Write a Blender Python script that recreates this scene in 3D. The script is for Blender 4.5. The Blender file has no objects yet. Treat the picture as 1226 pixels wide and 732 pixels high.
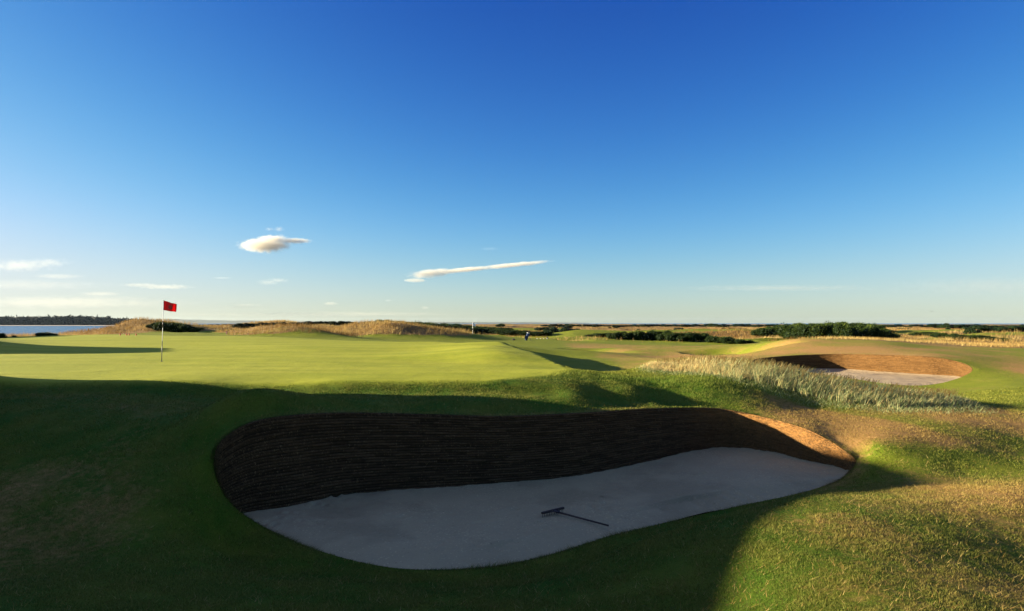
import bpy, bmesh, math, random
import numpy as np
from mathutils import Vector, Matrix
from mathutils.geometry import delaunay_2d_cdt

random.seed(7)
rng = np.random.default_rng(11)
R = math.radians
SC = bpy.context.scene
COL = SC.collection

# ---------------------------------------------------------------- camera numbers
F = 800.0; CX = 613.0; HY = 387.0; H = 1.3      # photo pixels; the camera is 1.3 m above the putting green
SUN_EL = 11.0
SUN_AZ = 275.0       # degrees clockwise from +Y (north = view direction): 270 would be straight from -X

def P(px, py, Y):
    return ((px - CX) / F * Y, Y, H - (py - HY) / F * Y)
def PZ(px, py, z):
    Y = (H - z) * F / (py - HY)
    return ((px - CX) / F * Y, Y, z)

# ---------------------------------------------------------------- object helpers
def tag(o, label=None, cat=None, group=None, kind=None):
    if label: o['label'] = label
    if cat: o['category'] = cat
    if group: o['group'] = group
    if kind: o['kind'] = kind
    return o
def mesh_obj(name, verts, faces, mat, parent=None, smooth=False, attrs=None):
    me = bpy.data.meshes.new(name)
    if isinstance(faces, np.ndarray):
        v = np.asarray(verts, dtype=np.float32); n = faces.shape[1]
        me.vertices.add(len(v)); me.vertices.foreach_set('co', v.ravel())
        me.loops.add(faces.size); me.loops.foreach_set('vertex_index', faces.ravel().astype(np.int32))
        me.polygons.add(len(faces))
        me.polygons.foreach_set('loop_start', (np.arange(len(faces)) * n).astype(np.int32))
        me.update(calc_edges=True)
    else:
        me.from_pydata([tuple(v) for v in verts], [], faces)
        me.update()
    if smooth:
        me.polygons.foreach_set('use_smooth', np.ones(len(me.polygons), dtype=bool))
    for k, a in (attrs or {}).items():
        at = me.attributes.new(k, 'FLOAT', 'POINT')
        at.data.foreach_set('value', np.asarray(a, dtype=np.float32))
    if mat: me.materials.append(mat)
    o = bpy.data.objects.new(name, me); COL.objects.link(o)
    if parent: o.parent = parent
    return o
def empty(name, loc):
    o = bpy.data.objects.new(name, None); COL.objects.link(o); o.location = loc
    o.empty_display_size = .1
    return o
def bm_obj(name, bm, mat, parent=None, smooth=False):
    me = bpy.data.meshes.new(name); bm.to_mesh(me); bm.free()
    if smooth:
        for p in me.polygons: p.use_smooth = True
    me.materials.append(mat)
    o = bpy.data.objects.new(name, me); COL.objects.link(o)
    if parent: o.parent = parent
    return o
def tube(bm, p0, p1, r0, r1=None, seg=10):
    r1 = r0 if r1 is None else r1
    p0, p1 = Vector(p0), Vector(p1); d = p1 - p0
    m = Matrix.Translation((p0 + p1) / 2) @ d.to_track_quat('Z', 'Y').to_matrix().to_4x4()
    bmesh.ops.create_cone(bm, cap_ends=True, segments=seg, radius1=r0, radius2=r1, depth=d.length, matrix=m)
def box(bm, c, s, rot=None):
    m = Matrix.Translation(c)
    if rot is not None: m = m @ rot.to_4x4()
    r = bmesh.ops.create_cube(bm, size=1, matrix=m @ Matrix.Diagonal((*s, 1)))
    return r['verts']
def blob(bm, c, s, seed=0, sub=2, amp=.15):
    r = bmesh.ops.create_icosphere(bm, subdivisions=sub, radius=1)
    rr = random.Random(seed)
    for v in r['verts']:
        k = 1 + amp * (rr.random() - .5) * 2
        v.co = Vector((v.co.x * s[0] * k + c[0], v.co.y * s[1] * k + c[1], v.co.z * s[2] * k + c[2]))

# ---------------------------------------------------------------- numpy noise
def _hash(ix, iy, s):
    h = (ix.astype(np.int64) * 374761393 + iy.astype(np.int64) * 668265263 + s * 1442695041) & 0xffffffff
    h = ((h ^ (h >> 13)) * 1274126177) & 0xffffffff
    return ((h ^ (h >> 16)) & 0xffffff) / 16777215.0
def vnoise(x, y, s=0):
    ix = np.floor(x); iy = np.floor(y); fx = x - ix; fy = y - iy
    fx = fx * fx * fx * (fx * (fx * 6 - 15) + 10); fy = fy * fy * fy * (fy * (fy * 6 - 15) + 10)
    a = _hash(ix, iy, s); b = _hash(ix + 1, iy, s); c = _hash(ix, iy + 1, s); d = _hash(ix + 1, iy + 1, s)
    return (a + (b - a) * fx + (c - a) * fy + (a - b - c + d) * fx * fy) * 2 - 1
def fbm(x, y, s=0, oct=4):
    t = 0; a = .5
    for i in range(oct):
        t = t + a * vnoise(x, y, s + i * 17); x = x * 2.03 + 3.1; y = y * 2.03 - 1.7; a *= .5
    return t
def sst(a, b, x):
    t = np.clip((x - a) / (b - a), 0, 1); return t * t * (3 - 2 * t)

# ---------------------------------------------------------------- terrain: control heights + local forms
ctrl = [
 # under and around the camera
 (0,0,-.85),(5,0,-.95),(-5,0,-.95),(0,2.5,-1.0),(4,2.5,-.85),(-5,3,-1.05),(12,1,-.9),(-12,1,-1.0),(0,-4,-.8),(8,-4,-.8),(-8,-4,-.8),
 # foreground
 P(-300,732,5.6),P(0,732,5.6),P(200,732,5.9),P(400,732,6.25),P(520,732,6.4),P(620,732,6.35),P(750,732,6.0),P(870,732,5.5),P(1000,732,5.1),P(1226,732,5.25),P(1400,732,5.6),
 P(1000,660,6.4),P(1150,660,6.7),P(1226,660,7.0),P(1340,660,7.3),
 # knoll crest and the dip behind it
 P(760,648,8.5),P(860,622,8.3),P(950,601,8.5),P(1100,598,8.5),P(1226,596,8.5),P(1400,596,8.6),
 P(960,592,10.0),P(1060,582,10.5),P(1150,566,11.2),P(1250,562,11.5),
 P(560,700,7.55),P(420,690,7.7),P(250,668,8.1),P(100,655,8.1),P(-60,650,8.2),P(-300,660,8.2),
 # near sand edge
 P(312,629,9.95),P(345,645,9.45),P(380,659,9.0),P(430,673,8.57),P(480,681,8.35),P(540,682,8.3),P(600,677,8.45),P(640,669,8.7),P(690,655,9.1),P(730,642,9.55),P(780,630,10.0),P(840,616,10.6),P(900,603,10.85),P(960,590,11.2),P(1000,577,11.65),P(1017,565,12.0),
 # rim of the turf wall
 P(1025,552,12.2),P(1015,542,12.4),P(996,529,12.8),P(966,514,13.3),P(917,500,14.3),P(857,489,14.85),P(780,489,14.0),P(700,494,12.95),P(600,498,12.4),P(520,496,12.1),P(420,494,11.6),P(350,497,10.9),P(300,506,10.55),P(268,525,10.2),P(257,545,10.05),P(257,566,9.95),P(268,592,9.9),P(285,611,9.95),
 # left bank
 P(200,560,9.95),P(100,560,10.1),P(0,560,10.3),P(-150,560,10.5),P(230,600,9.3),P(100,610,8.9),P(0,610,9.0),P(-200,610,9.1),
 P(240,490,12.4),P(310,484,12.9),P(210,522,10.8),P(232,548,10.15),P(0,506,11.9),P(170,506,11.5),P(-200,506,12.0),
 
 # lip of the green
 P(680,470,14.35),P(760,466,15.4),P(840,462,16.4),P(720,452,16.9),P(660,452,16.0),
 # green surface
 
 P(0,430,24),P(194,433,23.2),P(400,430,24.5),P(540,432,23.5),P(-250,430,24),
 P(0,415,36),P(100,413,38),P(250,416,34),P(400,418,32),P(520,420,31),P(-250,414,36),
 P(0,404,52),P(60,401.5,52),P(130,400.5,54),P(250,402.5,52),P(310,404,50),P(380,407,48),P(450,409,46),P(520,411,45),P(580,412.5,42),P(-250,402,52),
 # behind the green on the left: down to the shore
 P(-250,407,70),P(0,409,75),P(60,408,75),P(-200,404,140),(-70,95,-1.5),(-100,120,-2.6),(-105,150,-4),(-130,180,-5.8),(-90,130,-3),(-140,200,-7),(-90,165,-4.2),(-110,220,-5.2),(-60,260,-4.0),(-150,150,-4.5),(-200,250,-6),(-150,320,-7),(-80,350,-6),
 P(130,402,80),P(250,402,85),P(320,402,90),P(400,404,80),P(330,396,170),P(300,392.5,260),P(220,392,260),
 # middle ground right of the green
 P(690,443,18.2),P(840,440,20.6),
 P(700,430,35.5),P(750,436,33),P(800,438,30),(2.6,25,-1.0),(4.4,26,-.92),(1.6,31,-.85),(-.4,25,.18),(.9,25,.07),(-.8,30,.24),(.3,30,.12),(-1.3,35,.28),(-.5,33,.2),(-2.0,39,.18),(-5,38,.10),(-5,44,.03),(1.0,22,-.05),(1.8,19.6,-.10),(3.0,19.6,-.13),(4.2,20.4,-.13),(.4,20,-.03),P(660,418,41),P(720,421,43),P(800,430,41),P(850,434,30),P(885,424,38),P(780,416,50),P(700,416,58),P(640,413,60),P(940,419,39),(1,14.3,-.24),(2,14.9,-.29),(3,15.3,-.37),(4,15.7,-.43),(3,16.2,-.22),
 P(560,408,122),P(630,407,105),P(700,407,80),P(760,409,75),P(830,411,72),P(900,413,70),P(650,404,130),P(560,402,170),P(620,400,200),
 # right bunker surround
 P(906,430,31),P(945,426,32.4),P(1000,424,32.3),P(1055,425,30.6),P(1110,427,28.8),P(1145,432.5,27.8),P(1164,441,26.6),P(1155,450,25.6),P(1120,460,24.7),P(1075,461,24.6),P(1010,452,26.2),P(945,442,28.2),P(900,436,29.6),
 P(1000,409,38),P(940,413,38),P(1060,411,37),P(1100,417,35),P(1150,420,34),P(1226,424,33),P(1350,424,33),P(1226,440,27),P(1300,440,27),
 P(1226,462,22),P(1180,470,20.8),P(1300,465,22),
 # marram bank
 P(800,446,19.8),P(860,446,19.9),P(930,462,17.6),P(1000,478,17.0),P(1080,491,16.0),P(1150,492,16.2),
 P(830,452,17.6),P(900,468,16.5),P(960,482,16.4),P(1040,494,15.5),
 P(1226,487,16.9),P(1300,487,16.9),
 # right flat
 P(1080,505,14.1),P(1150,505,14.3),P(1226,505,15.0),P(1350,505,15.1),P(1010,519,13.2),P(985,508,13.9),P(1045,537,12.15),P(1065,530,12.3),P(1150,535,12.35),P(1226,535,12.8),P(1350,535,12.8),P(1050,562,11.6),
 # far land
 P(980,409,75),P(1060,411,72),P(1150,411,70),P(1226,412,70),P(1400,412,70),
 P(1060,402,130),P(1200,402,130),P(1400,402,130),P(900,403,125),P(780,403,120),
]
for ang in (-35,-20,-5,10,25,40,60):
    for r_, z_ in ((240,-2.0),(420,-1.9),(800,-1.5),(1400,-1.9)):
        if ang <= -20: z_ = -9.0
        ctrl.append((math.sin(R(ang)) * r_, math.cos(R(ang)) * r_, z_))
for x in (-40,-25,25,40): ctrl.append((x, 0, -.9)); ctrl.append((x*1.2, 16, -.5 if x > 0 else -.1))
for px_ in (-350, -200, -50, 100, 250, 400, 500, 600):     # the front lip of the green and the bank under it
    Yl = 14.8 + .35 * max(0, (px_ - 150) / 450)
    for dY_, z_ in ((-1.5, -.24), (0, 0), (1.6, .02), (4.0, .0)):
        ctrl.append(((px_ - CX) / F * Yl, Yl + dY_, z_))
ctrl = np.array(ctrl, dtype=float)
def warp(x, y):
    y = np.maximum(y, -2.0)
    return np.stack([x / (y + 8.0) * 2.2, np.log(y + 8.0) * 1.6], -1)
def _U(r2): return .5 * r2 * np.log(r2 + 1e-9)
def tps(x, y):
    out = np.empty(len(x))
    for i in range(0, len(x), 20000):
        q = warp(x[i:i+20000], y[i:i+20000])
        out[i:i+20000] = _U(((q[:, None] - _cw[None]) ** 2).sum(-1)) @ _w[:_n] + _w[_n] + q @ _w[_n+1:]
    return out

def bump(x, y, cx, cy, rx, ry, h, rot=0, p=2):
    c, s = math.cos(R(rot)), math.sin(R(rot)); dx = x - cx; dy = y - cy
    u = (dx * c + dy * s) / rx; v = (-dx * s + dy * c) / ry
    return h * np.exp(-(np.sqrt(u*u + v*v) ** p))
def scoop(x, y, a, b, L, depth, w1=.5, wt=.15):
    """a drop along the line a->b, falling away to the right of it, running out over L metres"""
    ax, ay = a; bx, by = b; dx, dy = bx - ax, by - ay; ll = math.hypot(dx, dy)
    t = ((x - ax) * dx + (y - ay) * dy) / ll / ll
    s = (x - ax) * (-dy) / ll + (y - ay) * dx / ll      # to the right when walking towards the camera
    return -depth * sst(0, w1, s) * (1 - sst(L * .35, L, s)) * sst(-wt, wt, t) * (1 - sst(1 - wt, 1.02, t))
scoops = [   # (far end), (near end), run-out, depth, steepness
 ((-.9, 38), (2.0, 19.6), 10.0, 1.0, .7),
 ((11.4, 45), (13.0, 37.5), 5.0, 1.0, .5),
 ((7.8, 55), (9.0, 50), 5.0, .7, .5),
 ((3.3, 50), (5.0, 44), 4.5, .5, .8),
 ((-12, 100), (-9, 84), 20.0, 1.1, 3),
 ((4.0, 82), (5.4, 74), 6.0, .6, 1),
 ((26, 78), (28, 70), 12.0, .9, 3),
]
def bank(x, y):
    L = 14.8 + .35 * np.clip((x / 15.0 * F + CX - 150) / 450, 0, 1)
    w = 1 - sst(.8, 3.0, x)
    return -.20 * (1 - sst(-.85, .08, y - L)) * w
MR = np.array([(4.6, 19.6), (5.6, 19.2), (7.0, 18.0), (8.3, 17.5), (9.6, 17.2), (11.0, 17.0)])
def ridge(x, y):
    d = np.full(len(x), 1e9)
    for (ax, ay), (bx, by) in zip(MR[:-1], MR[1:]):
        dx, dy = bx-ax, by-ay; t = np.clip(((x-ax)*dx+(y-ay)*dy)/(dx*dx+dy*dy), 0, 1)
        d = np.minimum(d, np.hypot(x-ax-t*dx, y-ay-t*dy))
    return .17 * np.exp(-(d/1.0)**2)
def explicit(x, y):
    z = bank(x, y)
    for a, b, L, d, w1 in scoops: z = z + scoop(x, y, a, b, L, d, w1)
    return z
SH_Y = np.array([-6, -2, 2, 4, 5.5, 7.0, 8.6, 10.1, 12.1, 13.6, 14.8, 15.1, 15.35, 15.6, 16.2])
SH_Z = np.array([-.9, -.2, .6, 1.3, 1.85, 2.2, 2.5, 2.75, 3.05, 3.05, 2.95, 2.6, 1.4, .5, .0])
_ct = ctrl[:, 2] - explicit(ctrl[:, 0], ctrl[:, 1])
_cw = warp(ctrl[:, 0], ctrl[:, 1]); _n = len(ctrl)
_K = _U(((_cw[:, None] - _cw[None]) ** 2).sum(-1)) + np.eye(_n) * 8e-5
_Pm = np.hstack([np.ones((_n, 1)), _cw])
_A = np.zeros((_n + 3, _n + 3)); _A[:_n, :_n] = _K; _A[:_n, _n:] = _Pm; _A[_n:, :_n] = _Pm.T
_w = np.linalg.solve(_A, np.concatenate([_ct, np.zeros(3)]))
def height(x, y):
    x = np.asarray(x, float); y = np.asarray(y, float)
    z = tps(x, y) + explicit(x, y) + ridge(x, y)
    # far links: humps and hollows
    r = np.hypot(x, y)
    k = sst(60, 110, r) * (1 - .3 * sst(600, 1500, r))
    land = sst(-7.0, -2.5, z)
    z = z + k * (.55 * fbm(x / 34, y / 26, 3) * 2.8 + 1.5 * np.abs(fbm(x / 15, y / 11, 9, 3)) ) * land * sst(-.66, -.5, x / np.maximum(y, 5))
    z = z + .012 * fbm(x / .8, y / .8, 5, 3) * (1 - sst(40, 60, r)) + .012 * fbm(x / 3.1, y / 2.2, 25, 2) * (1 - sst(60, 90, r))
    z = z + .10 * fbm(x / 9.0, y / 5.0, 41, 2) * sst(18, 30, y) * (1 - sst(60, 90, r))
    # dunes behind the green
    z = z + bump(x, y, -47, 84, 7.0, 8, 1.15) + bump(x, y, -41, 82, 5, 5, .75) + bump(x, y, -53, 80, 4, 4, .35)
    z = z + bump(x, y, -26, 76, 4.5, 5, 1.3) + bump(x, y, -15.5, 74, 6.0, 5.5, 1.55) + bump(x, y, -10.5, 70, 5, 4, .9) + bump(x, y, -5.5, 78, 5, 6, .6)
    dk = sst(.1, .6, bump(x, y, -47, 84, 12, 11, 1) + bump(x, y, -17, 75, 15, 9, 1)); z = z + dk * (.55 * fbm(x / 4.2, y / 3.6, 51, 4) + .25 * np.abs(fbm(x / 1.7, y / 1.5, 52, 3)))
    z = z + bump(x, y, -19.5, 60, 4.5, 2.2, .95, -20)
    # hill left of the green, out of the picture: shades its far corner
    z = z + bump(x, y, -36, 33, 4.2, 5.6, 4.2) + bump(x, y, -30, 30, 3.5, 4, 1.5) + bump(x, y, -62, 50, 9, 9, 6)
    # dune ridge left of the bunker, out of the picture
    cx = -15.0
    crest = np.interp(y, SH_Y, SH_Z)
    f = np.exp(-((x - cx) / 1.9) ** 2)
    z = z + np.maximum(crest - z, 0) * f * sst(-9, -3, y)
    return z
def h1(x, y): return float(height(np.array([x]), np.array([y]))[0])

# ---------------------------------------------------------------- the two big bunkers
def spline_loop(pts, n):
    p = np.array(pts, float); m = len(p); out = []
    for i in range(m):
        p0, p1, p2, p3 = p[i-1], p[i], p[(i+1) % m], p[(i+2) % m]
        for j in range(n):
            t = j / n
            out.append(.5 * ((2*p1) + (-p0+p2)*t + (2*p0-5*p1+4*p2-p3)*t*t + (-p0+3*p1-3*p2+p3)*t**3))
    return np.array(out)
SAND1 = -1.72
def floor1(x): return SAND1 + .22 * sst(.3, 6.0, np.asarray(x, float))
# top edge of the hole, far rim left to right and back along the near sand edge; last number: wall foot set-in (m)
near1 = [(1017,565,12.0),(1000,577,11.65),(960,590,11.2),(900,603,10.85),(840,616,10.6),(780,630,10.0),(730,642,9.55),(690,655,9.1),(640,669,8.7),(600,677,8.45),(540,682,8.3),(480,681,8.35),(430,673,8.57),(380,659,9.0),(345,645,9.45),(312,629,9.95)]
rim1 = [(285,611,9.95),(268,592,9.9),(257,566,9.95),(257,545,10.05),(268,525,10.2),(300,506,10.55),(350,497,10.9),(420,494,11.6),(520,496,12.1),(600,498,12.4),(700,494,12.95),(780,489,14.0),(857,489,14.85),(917,500,14.3),(966,514,13.3),(996,529,12.8),(1015,542,12.4),(1025,552,12.2)]
near2 = [(1155,450,25.6),(1120,460,24.7),(1075,461,24.6),(1010,452,26.2),(945,442,28.2)]
rim2 = [(900,436,29.6),(906,430,31),(945,426,32.4),(1000,424,32.3),(1055,425,30.6),(1110,427,28.8),(1145,432.5,27.8),(1164,441,26.6)]
def loop_xy(rim, near, n=14):
    pts = [P(*q)[:2] for q in rim + near]
    return spline_loop(pts, n)
loop1 = loop_xy(rim1, near1); loop2 = loop_xy(rim2, near2)
NR1 = len(rim1) * 14; NR2 = len(rim2) * 14
SAND2 = -.98
def in_poly(x, y, poly):
    c = np.zeros(len(x), bool); j = len(poly) - 1
    for i in range(len(poly)):
        xi, yi = poly[i]; xj, yj = poly[j]
        m = ((yi > y) != (yj > y)) & (x < (xj - xi) * (y - yi) / (yj - yi + 1e-12) + xi)
        c ^= m; j = i
    return c
def dist_poly(x, y, poly):
    d = np.full(len(x), 1e9)
    for i in range(len(poly)):
        ax, ay = poly[i-1]; bx, by = poly[i]
        dx, dy = bx - ax, by - ay
        t = np.clip(((x-ax)*dx + (y-ay)*dy) / (dx*dx+dy*dy+1e-12), 0, 1)
        d = np.minimum(d, np.hypot(x-ax-t*dx, y-ay-t*dy))
    return d
# coarser versions for distance tests
l1c = loop1[::5]; l2c = loop2[::5]

def spline_z(rim, near, n=14):
    return spline_loop([P(*q) for q in rim + near], n)[:, 2]
LOOPS = ((loop1, spline_z(rim1, near1)), (loop2, spline_z(rim2, near2)))
height_open = height
def height(x, y):
    x = np.asarray(x, float); y = np.asarray(y, float); z = height_open(x, y)
    for lp, lz in LOOPS:
        lo = lp.min(0) - 1.3; hi = lp.max(0) + 1.3
        idx = np.where((x > lo[0]) & (x < hi[0]) & (y > lo[1]) & (y < hi[1]))[0]
        for i in range(0, len(idx), 4000):
            e = idx[i:i+4000]
            d2 = (x[e][:, None] - lp[None, :, 0])**2 + (y[e][:, None] - lp[None, :, 1])**2
            # distance-weighted mean of the rim heights close by
            w = 1 / (d2 + 1e-4)**3; zr = (w * lz[None]).sum(1) / w.sum(1)
            k = 1 - sst(0, 1, np.sqrt(d2.min(1)) / np.where(x[e] < 3, 1.2, .45))
            z[e] = z[e] * (1 - k) + zr * k
    return z

# ---------------------------------------------------------------- what grows where
GREEN = np.array([(-70,14.2),(-11,14.55),(-5,14.75),(-.6,15.0),(1.0,16.4),(2.1,19.4),(-.9,37),(-1.5,46),(-12,50),(-30,54),(-70,60)])
def masks(x, y):
    r = np.hypot(x, y)
    n1 = fbm(x/.9, y/.9, 60, 3); n2 = fbm(x/3.5, y/3.0, 61, 3); n3 = fbm(x/26, y/9, 62, 4); n4 = fbm(x/60, y/22, 66, 3)
    dg = dist_poly(x, y, GREEN) * np.where(in_poly(x, y, GREEN), 1, -1)
    green = sst(-.25, .35, dg + .15 * n1)
    # brown trodden turf around the right end of the near bunker
    d1 = dist_poly(x, y, l1c)
    right = sst(3.5, 6.5, x - .10 * (y - 12))
    dry = np.exp(-((d1 - .25) / .6) ** 2) * 1.0 * right * sst(11.5, 13.5, y)
    band = (1 - sst(1.8, 2.9, d1 + .5*n2)) * right * sst(11.6, 13.2, y)
    dry = np.maximum(dry, band * 1.0)
    dry = np.maximum(dry, np.exp(-((d1 - .12) / .2) ** 2) * .35 * sst(9.5, 11.5, y))
    knoll = sst(1.5, 4, x) * (1 - sst(11, 13, y)) * (.40 + .6 * n2)
    flat = sst(6.5, 9, x) * sst(10, 12, y) * (1 - sst(17, 19, y)) * (.50 + .7 * n2)
    dry = np.maximum(dry, np.maximum(knoll, flat))
    left = (1 - sst(-5.5, -3.8, x)) * (1 - sst(14, 15, y)) * .42 * (.5 + n2)
    dry = np.maximum(dry, left)
    d2 = dist_poly(x, y, l2c)
    m2 = bump(x, y, 15.5, 35, 9, 4.5, 1.0) * (.85 + .5*n2)
    dry = np.maximum(dry, m2)
    wide = sst(3, 6, x) * sst(20, 23, y) * (1 - sst(60, 75, y)) * (.46 + .55 * n2)
    dry = np.maximum(dry, wide)
    dry = np.clip(dry + .25 * n1 * (dry > .05), 0, 1)
    dry = dry * (1 - .9 * bump(x, y, 3.8, 17.0, 3.0, 1.6, 1.0))
    # tall tan rough
    rough = sst(70, 95, y) * sst(-.12, .22, n3 + .35 * n4 + .10 + .25 * sst(0, 60, x) + .25 * sst(180, 320, y))
    rough = np.maximum(rough, sst(.22, .5, bump(x, y, -47, 83, 12, 9, 1.0)))
    rough = np.maximum(rough, sst(.22, .5, bump(x, y, -28, 78, 6, 7, 1.0)))
    rough = np.maximum(rough, sst(.22, .5, bump(x, y, -13.5, 72, 9, 6, 1.0)))
    rough = np.maximum(rough, sst(.25, .5, bump(x, y, -19.5, 60, 6.5, 2.6, 1.0)) * .6)
    rough = np.maximum(rough, sst(15, 22, x - .3*(y-40)) * sst(36, 42, y) * (1 - sst(66, 80, y)) * .95)
    rough = np.maximum(rough, (1 - sst(-44, -36, x)) * sst(44, 52, y) * .9)
    fair = np.maximum(bump(x, y, 2, 112, 22, 14, 1, 0, 4), bump(x, y, -78, 180, 20, 34, 1, 0, 4))
    rough = rough * (1 - fair)
    return green, dry, np.clip(rough, 0, 1)

class Table:
    """heights and ground cover on a fan of points, looked up when scattering grass"""
    def __init__(self):
        self.ny, self.nu = 460, 380; self.l0, self.l1 = math.log(3.5), math.log(450)
        ly = np.linspace(self.l0, self.l1, self.ny); u = np.linspace(-.90, .90, self.nu)
        U, LY = np.meshgrid(u, ly); Y = np.exp(LY).ravel(); X = U.ravel() * Y
        self.t = [a.reshape(self.ny, self.nu) for a in (height(X, Y), *masks(X, Y))]
    def __call__(self, x, y, which):
        fy = np.clip((np.log(y) - self.l0) / (self.l1 - self.l0) * (self.ny - 1), 0, self.ny - 1.001); fu = np.clip((x / y + .90) / 1.80 * (self.nu - 1), 0, self.nu - 1.001)
        i = fy.astype(int); j = fu.astype(int); a = fy - i; b = fu - j; t = self.t[which]
        return (t[i, j] * (1-b) + t[i, j+1] * b) * (1-a) + (t[i+1, j] * (1-b) + t[i+1, j+1] * b) * a
TAB = Table()

# ---------------------------------------------------------------- materials
def new_mat(name):
    m = bpy.data.materials.new(name); m.use_nodes = True
    nt = m.node_tree; b = nt.nodes['Principled BSDF']
    return m, nt, b
def N(nt, t, **kw):
    n = nt.nodes.new(t)
    for k, v in kw.items(): setattr(n, k, v)
    return n
def ramp(nt, src, stops, interp='LINEAR'):
    r = N(nt, 'ShaderNodeValToRGB'); r.color_ramp.interpolation = interp
    e = r.color_ramp.elements
    e[0].position = stops[0][0]; e[0].color = (*stops[0][1], 1)
    e[1].position = stops[1][0]; e[1].color = (*stops[1][1], 1)
    for p, c in stops[2:]:
        q = e.new(p); q.color = (*c, 1)
    nt.links.new(src, r.inputs[0]); return r.outputs[0]
def noise(nt, scale, detail=4, rough=.6, vec=None, stretch=None, dist=0):
    n = N(nt, 'ShaderNodeTexNoise'); n.inputs['Scale'].default_value = scale
    n.inputs['Detail'].default_value = detail; n.inputs['Roughness'].default_value = rough
    n.inputs['Distortion'].default_value = dist
    if vec is not None:
        if stretch:
            mp = N(nt, 'ShaderNodeMapping'); mp.inputs['Scale'].default_value = stretch
            nt.links.new(vec, mp.inputs[0]); vec = mp.outputs[0]
        nt.links.new(vec, n.inputs['Vector'])
    return n.outputs['Fac']
def mix(nt, fac, a, b):
    m = N(nt, 'ShaderNodeMix', data_type='RGBA')
    for s, v in ((m.inputs[0], fac), (m.inputs[6], a), (m.inputs[7], b)):
        if isinstance(v, (tuple, list)): s.default_value = (*v, 1)
        elif isinstance(v, (int, float)): s.default_value = v
        else: nt.links.new(v, s)
    return m.outputs[2]
def mth(nt, op, a, b=None, clamp=False):
    m = N(nt, 'ShaderNodeMath', operation=op); m.use_clamp = clamp
    for s, v in ((m.inputs[0], a), (m.inputs[1], b)):
        if v is None: continue
        if isinstance(v, (int, float)): s.default_value = v
        else: nt.links.new(v, s)
    return m.outputs[0]
def attr(nt, name):
    a = N(nt, 'ShaderNodeAttribute'); a.attribute_name = name; return a.outputs['Fac']
def bumpn(nt, b, h, strength, dist, prev=None):
    n = N(nt, 'ShaderNodeBump'); n.inputs['Strength'].default_value = strength; n.inputs['Distance'].default_value = dist
    nt.links.new(h, n.inputs['Height'])
    if prev is not None: nt.links.new(prev, n.inputs['Normal'])
    if b is not None: nt.links.new(n.outputs[0], b.inputs['Normal'])
    return n.outputs[0]

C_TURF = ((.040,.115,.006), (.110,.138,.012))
C_GREEN = ((.29,.32,.020), (.38,.38,.032))
C_DRY = ((.27,.135,.036), (.46,.28,.10))
C_ROUGH = ((.20,.115,.035), (.36,.235,.085))
def ground_colour(nt, vec):
    fine = noise(nt, 9, 5, .7, vec); mid = noise(nt, 1.3, 4, .6, vec); big = noise(nt, .12, 3, .5, vec)
    turf = mix(nt, ramp(nt, mid, [(.35,(0,0,0)),(.65,(1,1,1))]), C_TURF[0], C_TURF[1])
    green = mix(nt, ramp(nt, noise(nt, .5, 4, .6, vec, (.35, 1.4, 1)), [(.35,(0,0,0)),(.65,(1,1,1))]), C_GREEN[0], C_GREEN[1])
    dry = mix(nt, fine, C_DRY[0], C_DRY[1])
    rough = mix(nt, ramp(nt, noise(nt, .35, 5, .65, vec), [(.3,(0,0,0)),(.7,(1,1,1))]), C_ROUGH[0], C_ROUGH[1])
    far = attr(nt, 'lush')
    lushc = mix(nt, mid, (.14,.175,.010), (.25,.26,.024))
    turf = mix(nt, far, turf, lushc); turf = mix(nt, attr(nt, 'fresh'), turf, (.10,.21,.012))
    d = attr(nt, 'dry')
    dd = mth(nt, 'ADD', d, mth(nt, 'MULTIPLY', mth(nt, 'SUBTRACT', fine, .5), 1.1))
    df = mth(nt, 'MULTIPLY', mth(nt, 'GREATER_THAN', d, .02), ramp(nt, dd, [(.25,(0,0,0)),(.75,(1,1,1))]))
    c = mix(nt, attr(nt, 'green'), turf, green)
    c = mix(nt, df, c, dry)
    rr = mth(nt, 'ADD', attr(nt, 'rough'), mth(nt, 'MULTIPLY', mth(nt, 'SUBTRACT', noise(nt, .6, 4, .6, vec), .5), .8))
    c = mix(nt, ramp(nt, rr, [(.35,(0,0,0)),(.65,(1,1,1))]), c, rough)
    return c, fine, mid
def mat_ground():
    m, nt, b = new_mat('ground')
    tc = N(nt, 'ShaderNodeTexCoord'); vec = tc.outputs['Object']
    c, fine, mid = ground_colour(nt, vec)
    # scattered darker and lighter flecks of blades
    fl = noise(nt, 60, 3, .7, vec, (1, 1, 1))
    c = mix(nt, ramp(nt, fl, [(.3,(.0,.0,.0)),(.55,(1,1,1))]), mix(nt, .45, c, (.01,.015,.003)), c)
    nt.links.new(c, b.inputs['Base Color']); b.inputs['Roughness'].default_value = .95
    b.inputs['Specular IOR Level'].default_value = .1
    inv = mth(nt, 'SUBTRACT', 1.0, attr(nt, 'green'))
    n1 = bumpn(nt, None, mth(nt, 'MULTIPLY', noise(nt, 45, 4, .75, vec), mth(nt, 'ADD', mth(nt, 'MULTIPLY', inv, .8), .15)), .9, .03)
    n2 = bumpn(nt, None, mth(nt, 'MULTIPLY', noise(nt, 2.2, 5, .65, vec), mth(nt, 'ADD', mth(nt, 'MULTIPLY', attr(nt, 'rough'), 6), .4)), .8, .06, n1)
    nt.links.new(n2, b.inputs['Normal'])
    return m
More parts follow.
